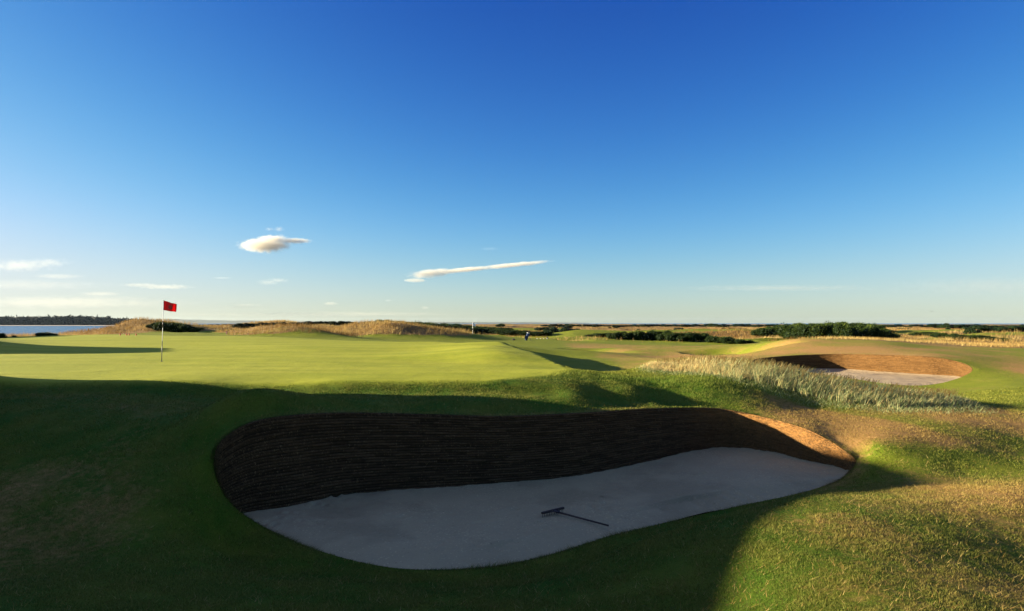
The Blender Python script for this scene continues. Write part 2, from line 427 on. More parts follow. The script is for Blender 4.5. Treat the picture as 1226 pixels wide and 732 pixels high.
def mat_blades(name, gsat=1.0):
    m, nt, b = new_mat(name)
    tc = N(nt, 'ShaderNodeTexCoord'); vec = tc.outputs['Object']
    c, _, _ = ground_colour(nt, vec)
    v = attr(nt, 'tint')
    c = mix(nt, v, mix(nt, .55, c, (.012,.030,.003)), mix(nt, .45, c, (.34,.30,.08)))
    nt.links.new(c, b.inputs['Base Color']); b.inputs['Roughness'].default_value = .7
    b.inputs['Specular IOR Level'].default_value = .1
    tr = N(nt, 'ShaderNodeBsdfTranslucent'); nt.links.new(c, tr.inputs[0])
    ms = N(nt, 'ShaderNodeMixShader'); ms.inputs[0].default_value = .3
    nt.links.new(b.outputs[0], ms.inputs[1]); nt.links.new(tr.outputs[0], ms.inputs[2])
    nt.links.new(ms.outputs[0], nt.nodes['Material Output'].inputs[0])
    return m
def mat_leafy(name, stops, trans=.25, rough=.6):
    m, nt, b = new_mat(name)
    c = ramp(nt, attr(nt, 'tint'), stops)
    nt.links.new(c, b.inputs['Base Color']); b.inputs['Roughness'].default_value = rough
    b.inputs['Specular IOR Level'].default_value = .08
    tr = N(nt, 'ShaderNodeBsdfTranslucent'); nt.links.new(c, tr.inputs[0])
    ms = N(nt, 'ShaderNodeMixShader'); ms.inputs[0].default_value = trans
    nt.links.new(b.outputs[0], ms.inputs[1]); nt.links.new(tr.outputs[0], ms.inputs[2])
    nt.links.new(ms.outputs[0], nt.nodes['Material Output'].inputs[0])
    return m
def mat_plain(name, c1, c2, scale=20, rough=.6, metal=0):
    m, nt, b = new_mat(name)
    tc = N(nt, 'ShaderNodeTexCoord')
    f = noise(nt, scale, 4, .6, tc.outputs['Object'])
    nt.links.new(mix(nt, f, c1, c2), b.inputs['Base Color'])
    b.inputs['Roughness'].default_value = rough; b.inputs['Metallic'].default_value = metal
    bumpn(nt, b, f, .2, .003)
    return m
def mat_sand(name, base):
    m, nt, b = new_mat(name)
    tc = N(nt, 'ShaderNodeTexCoord'); vec = tc.outputs['Object']
    big = noise(nt, .9, 4, .6, vec); fine = noise(nt, 22, 5, .8, vec)
    c = mix(nt, big, tuple(v*.8 for v in base), tuple(min(1, v*1.12) for v in base))
    vo = N(nt, 'ShaderNodeTexVoronoi'); vo.inputs['Scale'].default_value = 24; nt.links.new(vec, vo.inputs['Vector'])
    sp = mth(nt, 'LESS_THAN', vo.outputs['Distance'], mth(nt, 'MULTIPLY', noise(nt, 1.1, 2, .5, vec), .62))
    c = mix(nt, mth(nt, 'MULTIPLY', sp, .6), c, mix(nt, vo.outputs['Color'], tuple(v*.45 for v in base), tuple(min(1, v*1.7) for v in base)))
    c = mix(nt, ramp(nt, noise(nt, .55, 4, .6, vec), [(.5,(0,0,0)),(.62,(.55,.55,.55))]), c, tuple(v*.62 for v in base))
    nt.links.new(c, b.inputs['Base Color']); b.inputs['Roughness'].default_value = .95
    b.inputs['Specular IOR Level'].default_value = .15
    n1 = bumpn(nt, None, fine, .7, .02)
    n2 = bumpn(nt, None, noise(nt, 3.5, 4, .6, vec), .5, .08, n1)
    nt.links.new(n2, b.inputs['Normal'])
    return m
def mat_wall(name, dark, lite):
    m, nt, b = new_mat(name)
    tc = N(nt, 'ShaderNodeTexCoord'); vec = tc.outputs['Object']
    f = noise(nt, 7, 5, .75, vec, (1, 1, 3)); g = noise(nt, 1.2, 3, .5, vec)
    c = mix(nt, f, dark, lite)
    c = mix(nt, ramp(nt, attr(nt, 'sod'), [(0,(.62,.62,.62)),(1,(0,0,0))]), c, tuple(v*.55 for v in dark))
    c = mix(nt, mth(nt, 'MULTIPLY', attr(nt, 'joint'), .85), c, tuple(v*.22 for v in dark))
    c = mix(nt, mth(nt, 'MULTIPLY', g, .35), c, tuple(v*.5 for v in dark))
    c = mix(nt, mth(nt, 'MULTIPLY', attr(nt, 'straw_lit'), ramp(nt, noise(nt, 9, 4, .7, vec, (1,1,3)), [(.25,(.1,.1,.1)),(.7,(1,1,1))])), c, (.42,.21,.065))
    nt.links.new(c, b.inputs['Base Color']); b.inputs['Roughness'].default_value = 1
    b.inputs['Specular IOR Level'].default_value = .05
    bumpn(nt, b, noise(nt, 30, 5, .8, vec, (1, 1, 2)), 1, .03)
    return m
def mat_water():
    m, nt, b = new_mat('sea_water')
    tc = N(nt, 'ShaderNodeTexCoord'); vec = tc.outputs['Object']
    b.inputs['Base Color'].default_value = (.02,.09,.17,1); b.inputs['Roughness'].default_value = .22
    b.inputs['Specular IOR Level'].default_value = .35
    n1 = bumpn(nt, None, noise(nt, .35, 5, .65, vec, (1, 2.2, 1)), 1, 1.2)
    n2 = bumpn(nt, None, noise(nt, .012, 3, .6, vec, (1, 3, 1)), .8, 10, n1)
    nt.links.new(n2, b.inputs['Normal'])
    return m

M = dict(
 ground=mat_ground(), blades=mat_blades('turf_blades'),
 sand1=mat_sand('bunker_sand', (.37,.315,.17)), sand2=mat_sand('pale_sand', (.40,.30,.18)),
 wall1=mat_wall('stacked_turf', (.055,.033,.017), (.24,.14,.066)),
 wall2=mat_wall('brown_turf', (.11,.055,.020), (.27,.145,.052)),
 water=mat_water(),
 straw=mat_leafy('straw_grass', [(0,(.16,.088,.024)),(.5,(.32,.20,.06)),(1,(.48,.36,.13))], .3),
 marram=mat_leafy('marram_grass', [(0,(.05,.09,.015)),(.35,(.18,.24,.09)),(.65,(.38,.41,.20)),(.85,(.52,.42,.17)),(1,(.62,.46,.20))], .25),
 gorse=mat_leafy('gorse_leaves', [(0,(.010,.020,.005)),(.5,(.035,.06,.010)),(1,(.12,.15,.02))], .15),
 pine=mat_leafy('pine_needles', [(0,(.004,.008,.004)),(1,(.012,.018,.008))], .0),
 white=mat_plain('white_paint', (.75,.75,.73), (.82,.82,.80), 8, .4),
 black=mat_plain('black_paint', (.02,.02,.02), (.035,.035,.035), 8, .4),
 red=mat_plain('red_paint', (.55,.015,.015), (.65,.03,.02), 6, .5), redcloth=mat_leafy('red_cloth', [(0,(.80,.03,.035)),(1,(.80,.03,.035))], .45),
 redblack=mat_plain('dark_print', (.22,.015,.02), (.28,.02,.02), 6, .7),
 whitecloth=mat_plain('white_cloth', (.75,.75,.75), (.85,.85,.85), 6, .7),
 wood=mat_plain('dark_wood', (.03,.018,.012), (.06,.035,.022), 30, .7),
 metal=mat_plain('dark_metal', (.03,.03,.03), (.06,.05,.05), 30, .5, .6),
 blue=mat_plain('navy_fabric', (.01,.025,.07), (.02,.05,.12), 20, .7),
 stone=mat_plain('grey_stone', (.3,.27,.25), (.5,.46,.44), 12, .9),
 bird=mat_plain('dark_feathers', (.02,.02,.025), (.05,.045,.045), 30, .8),
 redbrown=mat_plain('red_brown_paint', (.14,.02,.015), (.22,.04,.03), 12, .6),
 cup=mat_plain('hole_cup', (.6,.6,.6), (.7,.7,.7), 12, .6),
 farland=mat_plain('far_land', (.05,.08,.03), (.12,.11,.05), .004, .95),
 beach=mat_plain('beach', (.45,.36,.26), (.55,.45,.33), .05, .95),
 gull=mat_plain('pale_feathers', (.5,.5,.5), (.6,.6,.6), 30, .8),
)

# ---------------------------------------------------------------- ground sheet
def build_ground():
    pts = []
    r = 1.6; rings = []
    while r < 1700:
        rings.append(r); r *= 1.0 + (.016 if r < 22 else .020 if r < 130 else .028)
    for i, r in enumerate(rings):
        dense = np.arange(-43, 43, .24 if r > 5 else .5)
        rest = np.arange(43, 317, 4.0)
        a = np.radians(np.concatenate([dense, rest]) + (i % 2) * .12)
        rr = r * (1 + rng.uniform(-.004, .004, len(a)))
        pts.append(np.stack([np.sin(a) * rr, np.cos(a) * rr], -1))
    pts.append(np.array([[0, 0], [.8, 0], [-.8, 0], [0, .8], [0, -.8]]))
    # out-of-frame dune ridge: finer
    gx, gy = np.meshgrid(np.arange(-25, -11.5, .4), np.arange(-4, 18, .4))
    pts.append(np.stack([gx.ravel() + rng.uniform(-.1,.1,gx.size), gy.ravel()], -1))
    pts = np.concatenate(pts)
    for lc in (loop1, loop2):
        lo = lc.min(0) - 1; hi = lc.max(0) + 1
        near = (pts[:,0] > lo[0]) & (pts[:,0] < hi[0]) & (pts[:,1] > lo[1]) & (pts[:,1] < hi[1])
        idx = np.where(near)[0]
        p = pts[idx]; ins = in_poly(p[:,0], p[:,1], lc); d = dist_poly(p[:,0], p[:,1], lc[::2])
        drop = ins | (d < .05)
        pts = np.delete(pts, idx[drop], axis=0)
    # a fine collar round each hole
    def offset(lp, d):
        t = np.roll(lp, -1, 0) - np.roll(lp, 1, 0); t /= np.linalg.norm(t, axis=1)[:, None]
        nrm = np.stack([-t[:,1], t[:,0]], -1)
        area = .5 * np.sum(lp[:,0]*np.roll(lp[:,1],-1) - np.roll(lp[:,0],-1)*lp[:,1])
        return lp + nrm * d * (1 if area < 0 else -1)
    extra = []
    for lp in (loop1, loop2):
        for d in (.06, .14, .25): 
            q = offset(lp, d); ok = (~in_poly(q[:,0], q[:,1], lp)) & (dist_poly(q[:,0], q[:,1], lp[::2]) > d*.7)
            extra.append(q[ok])
    pts = np.concatenate([pts] + extra)
    n0 = len(pts)
    allp = np.concatenate([pts, loop1, loop2])
    e1 = [(n0 + i, n0 + (i+1) % len(loop1)) for i in range(len(loop1))]
    b2 = n0 + len(loop1)
    e2 = [(b2 + i, b2 + (i+1) % len(loop2)) for i in range(len(loop2))]
    res = delaunay_2d_cdt([Vector(p) for p in allp], e1 + e2, [], 0, 1e-6, False)
    v = np.array([tuple(q) for q in res[0]]); f = np.array(res[2])
    c = v[f].mean(1)
    rm = in_poly(c[:,0], c[:,1], loop1) | in_poly(c[:,0], c[:,1], loop2)
    f = f[~rm]
    z = height(v[:,0], v[:,1])
    g, d, ro = masks(v[:,0], v[:,1])
    used = np.zeros(len(v), bool); used[f.ravel()] = True
    remap = np.cumsum(used) - 1
    f = remap[f]; v = v[used]; z = z[used]; g = g[used]; d = d[used]; ro = ro[used]
    # all faces up
    a, b_, c_ = v[f[:,0]], v[f[:,1]], v[f[:,2]]
    cr = (b_[:,0]-a[:,0])*(c_[:,1]-a[:,1]) - (b_[:,1]-a[:,1])*(c_[:,0]-a[:,0])
    f[cr < 0] = f[cr < 0][:, ::-1]
    o = mesh_obj('ground', np.column_stack([v, z]), f, M['ground'], smooth=True,
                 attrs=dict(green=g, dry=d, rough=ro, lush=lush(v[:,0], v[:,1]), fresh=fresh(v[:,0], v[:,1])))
    tag(o, kind='structure'); o['label'] = 'mown links turf, putting green and far tan rough'
    print('ground verts', len(v))
    return o
def fresh(x, y):
    return np.clip(bump(x, y, 3.8, 16.9, 2.6, 1.3, 1.0) * (.8 + .8 * fbm(x/.9, y/.7, 77, 3)), 0, 1)
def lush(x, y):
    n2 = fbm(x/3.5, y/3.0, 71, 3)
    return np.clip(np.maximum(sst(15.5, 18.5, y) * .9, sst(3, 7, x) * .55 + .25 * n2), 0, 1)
build_ground()

# ---------------------------------------------------------------- bunker walls (courses of stacked turf) and sand
def build_wall(loop, nr, zs, course, name, mat, lean, thick, fringe, label, seed):
    """top edge = the ground's own edge; the wall drops to the sand in courses"""
    tz = height(loop[:,0], loop[:,1])
    per = np.roll(loop, -1, 0) - np.roll(loop, 1, 0); per /= np.linalg.norm(per, axis=1)[:, None]
    area = .5 * np.sum(loop[:,0]*np.roll(loop[:,1],-1) - np.roll(loop[:,0],-1)*loop[:,1])
    nin = np.stack([-per[:,1], per[:,0]], -1) * (1 if area > 0 else -1)      # towards the hole
    # refine columns
    k = 3; m = len(loop)
    t = np.arange(m * k) / k; i0 = t.astype(int); fr = t - i0
    L = loop[i0 % m] * (1-fr)[:,None] + loop[(i0+1) % m] * fr[:,None]
    Z = tz[i0 % m] * (1-fr) + tz[(i0+1) % m] * fr
    NN = nin[i0 % m] * (1-fr)[:,None] + nin[(i0+1) % m] * fr[:,None]
    s = np.concatenate([[0], np.cumsum(np.hypot(*(L[1:] - L[:-1]).T))])
    bot = (floor1(L[:,0]) if zs == SAND1 else zs + 0 * Z) - .10
    hmax = max((Z - bot).max(), .1); nc = int(math.ceil(hmax / course))
    prof = [(0.0, .0, 1), (.10, .75, .1), (.5, 1.0, 0), (.88, .7, .2)]
    rows = []; 
    for c in range(nc):
        for (pf, pb, j) in prof: rows.append((c + pf, pb, j, c))
    rows.append((nc, 0, 1, nc))
    V = []; J = []; SD = []
    for (cc, pb, j, ci) in rows:
        # courses lie level, counted down from the lowest point's own top edge
        wob = .20 * fbm(s / 1.3, s * 0 + ci * 3.7, seed, 3) + .18 * fbm(s / .25, s * 0 + ci * 5.1, seed + 5, 2)
        frac = (cc + wob * (0 < cc < nc)) / nc
        d = np.clip(frac, 0, 1) * (Z - bot)                 # courses thin out together where the wall is low
        zz = Z - d
        wob2 = fbm(s / .18, s * 0 + ci * 9.3, seed + 9, 3)
        out = pb * thick * (.75 + .9 * wob2) * np.clip((Z - bot) / .5, .15, 1) + lean * d
        sod = _hash(np.floor(s / .33 + _hash(np.array([ci]), np.array([3]), seed)[0] * 5 + .12 * wob2), np.full(len(s), ci), seed)
        if 0 < pb: out = out + (sod - .5) * .013 * np.clip((Z - bot) / .5, .15, 1)
        if cc == 0: out = out * 0
        SD.append(sod)
        V.append(np.column_stack([L + NN * out[:,None], zz])); J.append(np.full(len(s), j * 1.0))
    V = np.concatenate(V); J = np.concatenate(J); n = len(s)
    SW = sst(3.4, 5.4, V[:,0]) * (1 - .55 * sst(0, .5, np.tile(Z, len(rows)) - V[:,2])) * (1.0 if zs == SAND1 else .12)  # sunlit look of the right end put into the colour, fading downwards
    r_, c_ = np.meshgrid(np.arange(len(rows)-1), np.arange(n), indexing='ij'); r_ = r_.ravel(); c_ = c_.ravel()
    F4 = np.stack([r_*n + c_, r_*n + (c_+1) % n, (r_+1)*n + (c_+1) % n, (r_+1)*n + c_], -1)
    # thickness runs into the bank behind: the outer skin, so the wall is a body and not a sheet
    o = mesh_obj(name, V, F4, mat, smooth=False, attrs=dict(joint=J, straw_lit=SW, sod=np.concatenate(SD)))
    tag(o, label, 'bunker wall')
    # dry grass roots hanging from the courses
    hgt = (Z - bot)
    nb = fringe
    pc = rng.choice(n, nb, p=np.clip(hgt, .02, None) / np.clip(hgt, .02, None).sum()); rowi = rng.integers(0, len(rows) - 1, nb)
    rowi = (rowi // 4) * 4 + 1
    top_ = rng.uniform(0, 1, nb) < .16; rowi[top_] = 0
    base = V.reshape(len(rows), n, 3)[rowi, pc]
    nn = NN[pc]; L_ = rng.uniform(.015, .055, nb); L_[top_] *= 1.6
    side = np.stack([-nn[:,1], nn[:,0]], -1)
    w = rng.uniform(.003, .007, nb)
    v0 = base + np.column_stack([side * w[:,None], np.zeros(nb)]); v1 = base - np.column_stack([side * w[:,None], np.zeros(nb)])
    tip = base + np.column_stack([nn * (L_ * rng.uniform(.4, 1, nb))[:,None] + side * (rng.normal(0, .5, nb) * L_)[:,None], -L_ * rng.uniform(-.1, 1, nb)])
    vv = np.stack([v0, v1, tip], 1).reshape(-1, 3)
    fo = mesh_obj('root_fringe', vv, np.arange(nb*3).reshape(-1, 3), M['straw'] if name == 'x' else M['roots'], parent=o, attrs=dict(tint=np.repeat(rng.uniform(0, 1, nb), 3)))
    return V, nc
M['roots'] = mat_leafy('dry_roots', [(0,(.04,.024,.012)),(.6,(.12,.07,.03)),(1,(.30,.19,.085))], .2)
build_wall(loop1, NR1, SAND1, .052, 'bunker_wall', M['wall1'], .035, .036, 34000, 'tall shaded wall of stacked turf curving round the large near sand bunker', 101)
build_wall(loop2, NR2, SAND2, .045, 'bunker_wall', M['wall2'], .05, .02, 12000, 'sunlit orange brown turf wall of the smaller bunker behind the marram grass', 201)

def build_sand(loop, zs, mat, label, step, seed, dimples):
    lo = loop.min(0) - .3; hi = loop.max(0) + .3
    nx = int((hi[0]-lo[0]) / step) + 1; ny = int((hi[1]-lo[1]) / step) + 1
    gx, gy = np.meshgrid(np.linspace(lo[0], hi[0], nx), np.linspace(lo[1], hi[1], ny))
    x, y = gx.ravel(), gy.ravel()
    ins = in_poly(x, y, loop); d = dist_poly(x, y, loop[::3]); sd = np.where(ins, d, -d)
    z = (floor1(x) if zs == SAND1 else zs) + .09 * np.exp(-np.clip(sd, 0, 9) / .35) + .035 * fbm(x/1.3, y/1.1, seed, 3) + .010 * fbm(x/.15, y/.15, seed+1, 3)
    lz = height(loop[:,0], loop[:,1])[::3]; lp = loop[::3]
    edge = np.where(np.abs(sd) < .6)[0]
    for i in range(0, len(edge), 5000):
        e = edge[i:i+5000]
        j = np.argmin((x[e][:,None]-lp[None,:,0])**2 + (y[e][:,None]-lp[None,:,1])**2, axis=1)
        z[e] = np.minimum(z[e], lz[j] - .045 + .16 * np.clip(sd[e], 0, 1) - 1.6 * np.clip(-sd[e], 0, 1))
    for (cx, cy, r, dp) in dimples:
        q = np.hypot(x-cx, y-cy) / r
        z = z - dp * np.exp(-q**2*2.5) + dp * .45 * np.exp(-((q-1.25)/.35)**2)
    keep = sd > -.12
    idx = np.arange(nx*ny).reshape(ny, nx)
    f = np.stack([idx[:-1,:-1], idx[:-1,1:], idx[1:,1:], idx[1:,:-1]], -1).reshape(-1, 4)
    f = f[keep[f].all(1)]
    used = np.zeros(len(x), bool); used[f.ravel()] = True; rm = np.cumsum(used) - 1
    o = mesh_obj('sand', np.column_stack([x, y, z])[used], rm[f], mat, smooth=True)
    tag(o, kind='structure'); o['label'] = label
dim = []
def foot(px, py, n, dx, dy, r=.07):
    x, y, _ = PZ(px, py, SAND1)
    for i in range(n):
        dim.append((x + dx*i + random.uniform(-.05,.05), y + dy*i + (.12 if i % 2 else -.12), r*random.uniform(.7,1.2), random.uniform(.035,.07)))
foot(875, 556, 5, .34, .03, .10); foot(915, 552, 7, .13, -.12, .12); foot(930, 549, 4, .2, 0, .12)
foot(330, 625, 6, .12, .22, .08); foot(690, 603, 4, .16, .05, .045); foot(850, 545, 6, .22, -.03, .08); foot(840, 575, 3, .3, .1)
for i in range(70):
    a = loop1[random.randrange(len(loop1))]; c = loop1.mean(0)
    t = random.uniform(.1, .9); dim.append((a[0]*(1-t)+c[0]*t, a[1]*(1-t)+c[1]*t, random.uniform(.05,.12), random.uniform(.012,.03)))
build_sand(loop1, SAND1, M['sand1'], 'grey shelly sand on the floor of the large near bunker', .045, 300, dim)
build_sand(loop2, SAND2, M['sand2'], 'pale sand on the floor of the smaller sunlit bunker', .12, 310, [])

# ---------------------------------------------------------------- sea, camera, light
def disc(name, r, z, mat, x=0, y=0, n=96):
    v = [(x, y, z)] + [(x + math.cos(2*math.pi*i/n)*r, y + math.sin(2*math.pi*i/n)*r, z) for i in range(n)]
    return mesh_obj(name, v, [(0, i+1, (i+1) % n + 1) for i in range(n)], mat)
SEA = -4.9
o = disc('sea_water', 11000, SEA, M['water']); tag(o, kind='structure')

cam_d = bpy.data.cameras.new('camera'); cam = bpy.data.objects.new('camera', cam_d); COL.objects.link(cam)
cam.location = (0, 0, H); cam.rotation_euler = (R(90), 0, 0)
cam_d.sensor_width = 36; cam_d.lens = F / 1226 * 36; cam_d.shift_y = (HY - 366) / 1226.0
cam_d.clip_end = 80000; cam_d.clip_start = .05
SC.camera = cam

sun_d = bpy.data.lights.new('sun', 'SUN'); sun = bpy.data.objects.new('sun', sun_d); COL.objects.link(sun)
sun_d.energy = 5.0; sun_d.angle = R(.55); sun_d.color = (1.0, .86, .60)
az = R(SUN_AZ); el = R(SUN_EL)
sd_ = Vector((math.sin(az)*math.cos(el), math.cos(az)*math.cos(el), math.sin(el)))
sun.rotation_euler = (-sd_).to_track_quat('-Z', 'Y').to_euler()

w = bpy.data.worlds.new('World'); SC.world = w; w.use_nodes = True
nt = w.node_tree; bg = nt.nodes['Background']
sky = nt.nodes.new('ShaderNodeTexSky'); sky.sky_type = 'NISHITA'; sky.sun_disc = False
sky.sun_elevation = el; sky.sun_rotation = az
sky.air_density = .7; sky.dust_density = .4; sky.ozone_density = 2.0; sky.altitude = 0
# the photograph's deep polarised sky: steeper response in red and green
sp = nt.nodes.new('ShaderNodeSeparateColor'); cb = nt.nodes.new('ShaderNodeCombineColor')
nt.links.new(sky.outputs[0], sp.inputs[0])
tcw = N(nt, 'ShaderNodeTexCoord'); sx_ = N(nt, 'ShaderNodeSeparateXYZ'); nt.links.new(tcw.outputs['Generated'], sx_.inputs[0])
mr = N(nt, 'ShaderNodeMapRange', interpolation_type='SMOOTHSTEP'); mr.inputs[1].default_value = .47; mr.inputs[2].default_value = .85; nt.links.new(sx_.outputs[2], mr.inputs[0]); veil = mr.outputs[0]  # veil: mask of the added overhead fill glow, no cloud there
mr2 = N(nt, 'ShaderNodeMapRange', interpolation_type='SMOOTHSTEP'); mr2.inputs[1].default_value = -.01; mr2.inputs[2].default_value = .16; mr2.inputs[3].default_value = .78; nt.links.new(sx_.outputs[2], mr2.inputs[0]); warm = mr2.outputs[0]
for i, (p_, k_, q_) in enumerate(((2.6, .066, .072), (2.3, .092, .095), (1.5, .235, .172))):
    x_ = mth(nt, 'POWER', sp.outputs[i], p_)
    y_ = mth(nt, 'DIVIDE', mth(nt, 'MULTIPLY', x_, k_ * 5.0), mth(nt, 'ADD', mth(nt, 'MULTIPLY', x_, q_), 1.0))
    if i == 2: y_ = mth(nt, 'MULTIPLY', y_, warm)
    # added glow overhead, out of view: fill light for the shaded ground
    y_ = mth(nt, 'ADD', y_, mth(nt, 'MULTIPLY', veil, (.90, .90, .87)[i]))
    nt.links.new(y_, cb.inputs[i])
nt.links.new(cb.outputs[0], bg.inputs['Color'])
bg.inputs['Strength'].default_value = .05

SC.view_settings.view_transform = 'Standard'; SC.view_settings.look = 'None'
SC.view_settings.exposure = 2.0; SC.view_settings.gamma = 1
SC.render.engine = 'CYCLES'
SC.cycles.use_denoising = True
SC.cycles.max_bounces = 6; SC.cycles.diffuse_bounces = 3; SC.cycles.transparent_max_bounces = 8

# ---------------------------------------------------------------- short turf blades in front of the putting green
def hit(px, py, y0=4, y1=400):
    """where the sight line through a photo point meets the terrain"""
    Y = np.geomspace(y0, y1, 900); X = (px - CX) / F * Y
    zz = height(X, Y); ray = H - (py - HY) / F * Y
    below = np.where(ray <= zz)[0]
    i = below[0] if len(below) else int(np.argmin(np.abs((H - zz) / Y * F - (py - HY))))
    return float(X[i]), float(Y[i]), float(zz[i])

def turf():
    n = 900000
    Y = 4.0 * np.exp(rng.uniform(0, 1, n) * math.log(21.5 / 4.0))
    X = Y * np.tan(rng.uniform(-.70, .70, n) ) * 1.0
    g, d, ro = TAB(X, Y, 1), TAB(X, Y, 2), TAB(X, Y, 3)
    ok = (rng.uniform(0, 1, n) > g * 1.3) & ~in_poly(X, Y, loop1) & ~in_poly(X, Y, loop2)
    X, Y = X[ok], Y[ok]; n = len(X); g, d, ro = g[ok], d[ok], ro[ok]
    Z = TAB(X, Y, 0) - .004
    patch = fbm(X / .35, Y / .35, 90, 3)
    L = rng.uniform(.012, .027, n) * (1 + 1.6 * fresh(X, Y)) * (1 + .9 * patch) * (.6 + .02 * Y + .3)
    a = rng.uniform(0, 2*math.pi, n); w = .0008 + .00036 * Y
    lean = rng.uniform(.1, 1.1, n); b = rng.uniform(0, 2*math.pi, n)
    v0 = np.column_stack([X - np.cos(a)*w, Y - np.sin(a)*w, Z]); v1 = np.column_stack([X + np.cos(a)*w, Y + np.sin(a)*w, Z])
    v2 = np.column_stack([X + np.cos(b)*lean*L, Y + np.sin(b)*lean*L, Z + L])
    V = np.stack([v0, v1, v2], 1).reshape(-1, 3)
    t = np.clip(.5 + .5 * patch + rng.normal(0, .28, n), 0, 1)
    rep = lambda q: np.repeat(q, 3)
    o = mesh_obj('turf_grass', V, np.arange(n*3).reshape(-1, 3), M['blades'],
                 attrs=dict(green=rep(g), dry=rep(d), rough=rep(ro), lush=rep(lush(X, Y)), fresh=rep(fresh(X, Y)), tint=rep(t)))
    tag(o, 'short mown grass blades round the near bunker', 'grass', kind='stuff')
turf()

def stray():
    n = 12000; Y = 4.2 * np.exp(rng.uniform(0, 1, n) * math.log(14 / 4.2)); X = Y * np.tan(rng.uniform(-.68, .68, n))
    ok = (TAB(X, Y, 1) < .3) & ~in_poly(X, Y, loop1); X, Y = X[ok], Y[ok]; n = len(X); Z = TAB(X, Y, 0)
    L = rng.uniform(.02, .06, n); a = rng.uniform(0, math.pi, n); w = .0012 + .0002 * Y
    lx, ly = rng.normal(.2, .9, n), rng.normal(0, .9, n)
    V = np.stack([np.column_stack([X - np.cos(a)*w, Y - np.sin(a)*w, Z]), np.column_stack([X + np.cos(a)*w, Y + np.sin(a)*w, Z]), np.column_stack([X + lx*L, Y + ly*L, Z + L])], 1).reshape(-1, 3)
    o = mesh_obj('dry_stalks', V, np.arange(n*3).reshape(-1, 3), M['straw'], attrs=dict(tint=np.repeat(rng.uniform(.2, 1, n), 3)))
    tag(o, 'stray dry stalks scattered through the short turf', 'grass', kind='stuff')
stray()

def strips(X, Y, Z, L, lean_x, lean_y, w, droop, tint, name, mat, seg=3):
    n = len(X); a = rng.uniform(0, math.pi, n); ca, sa = np.cos(a), np.sin(a)
    rows = []
    for k in range(seg + 1):
        t = k / seg
        cx = X + lean_x * L * t * (1 + .5*t); cy = Y + lean_y * L * t * (1 + .5*t)
        cz = Z + L * (t - droop * t * t)
        ww = w * (1 - t * .9)
        rows.append(np.column_stack([cx - ca*ww, cy - sa*ww, cz])); rows.append(np.column_stack([cx + ca*ww, cy + sa*ww, cz]))
    V = np.stack(rows, 1).reshape(-1, 3); base = (np.arange(n) * (2*seg+2))[:, None]
    fs = [base + np.array([[2*k, 2*k+1, 2*k+3, 2*k+2]]) for k in range(seg)]
    Fc = np.stack(fs, 1).reshape(-1, 4)
    return mesh_obj(name, V, Fc, mat, attrs=dict(tint=np.repeat(tint, 2*seg+2)))

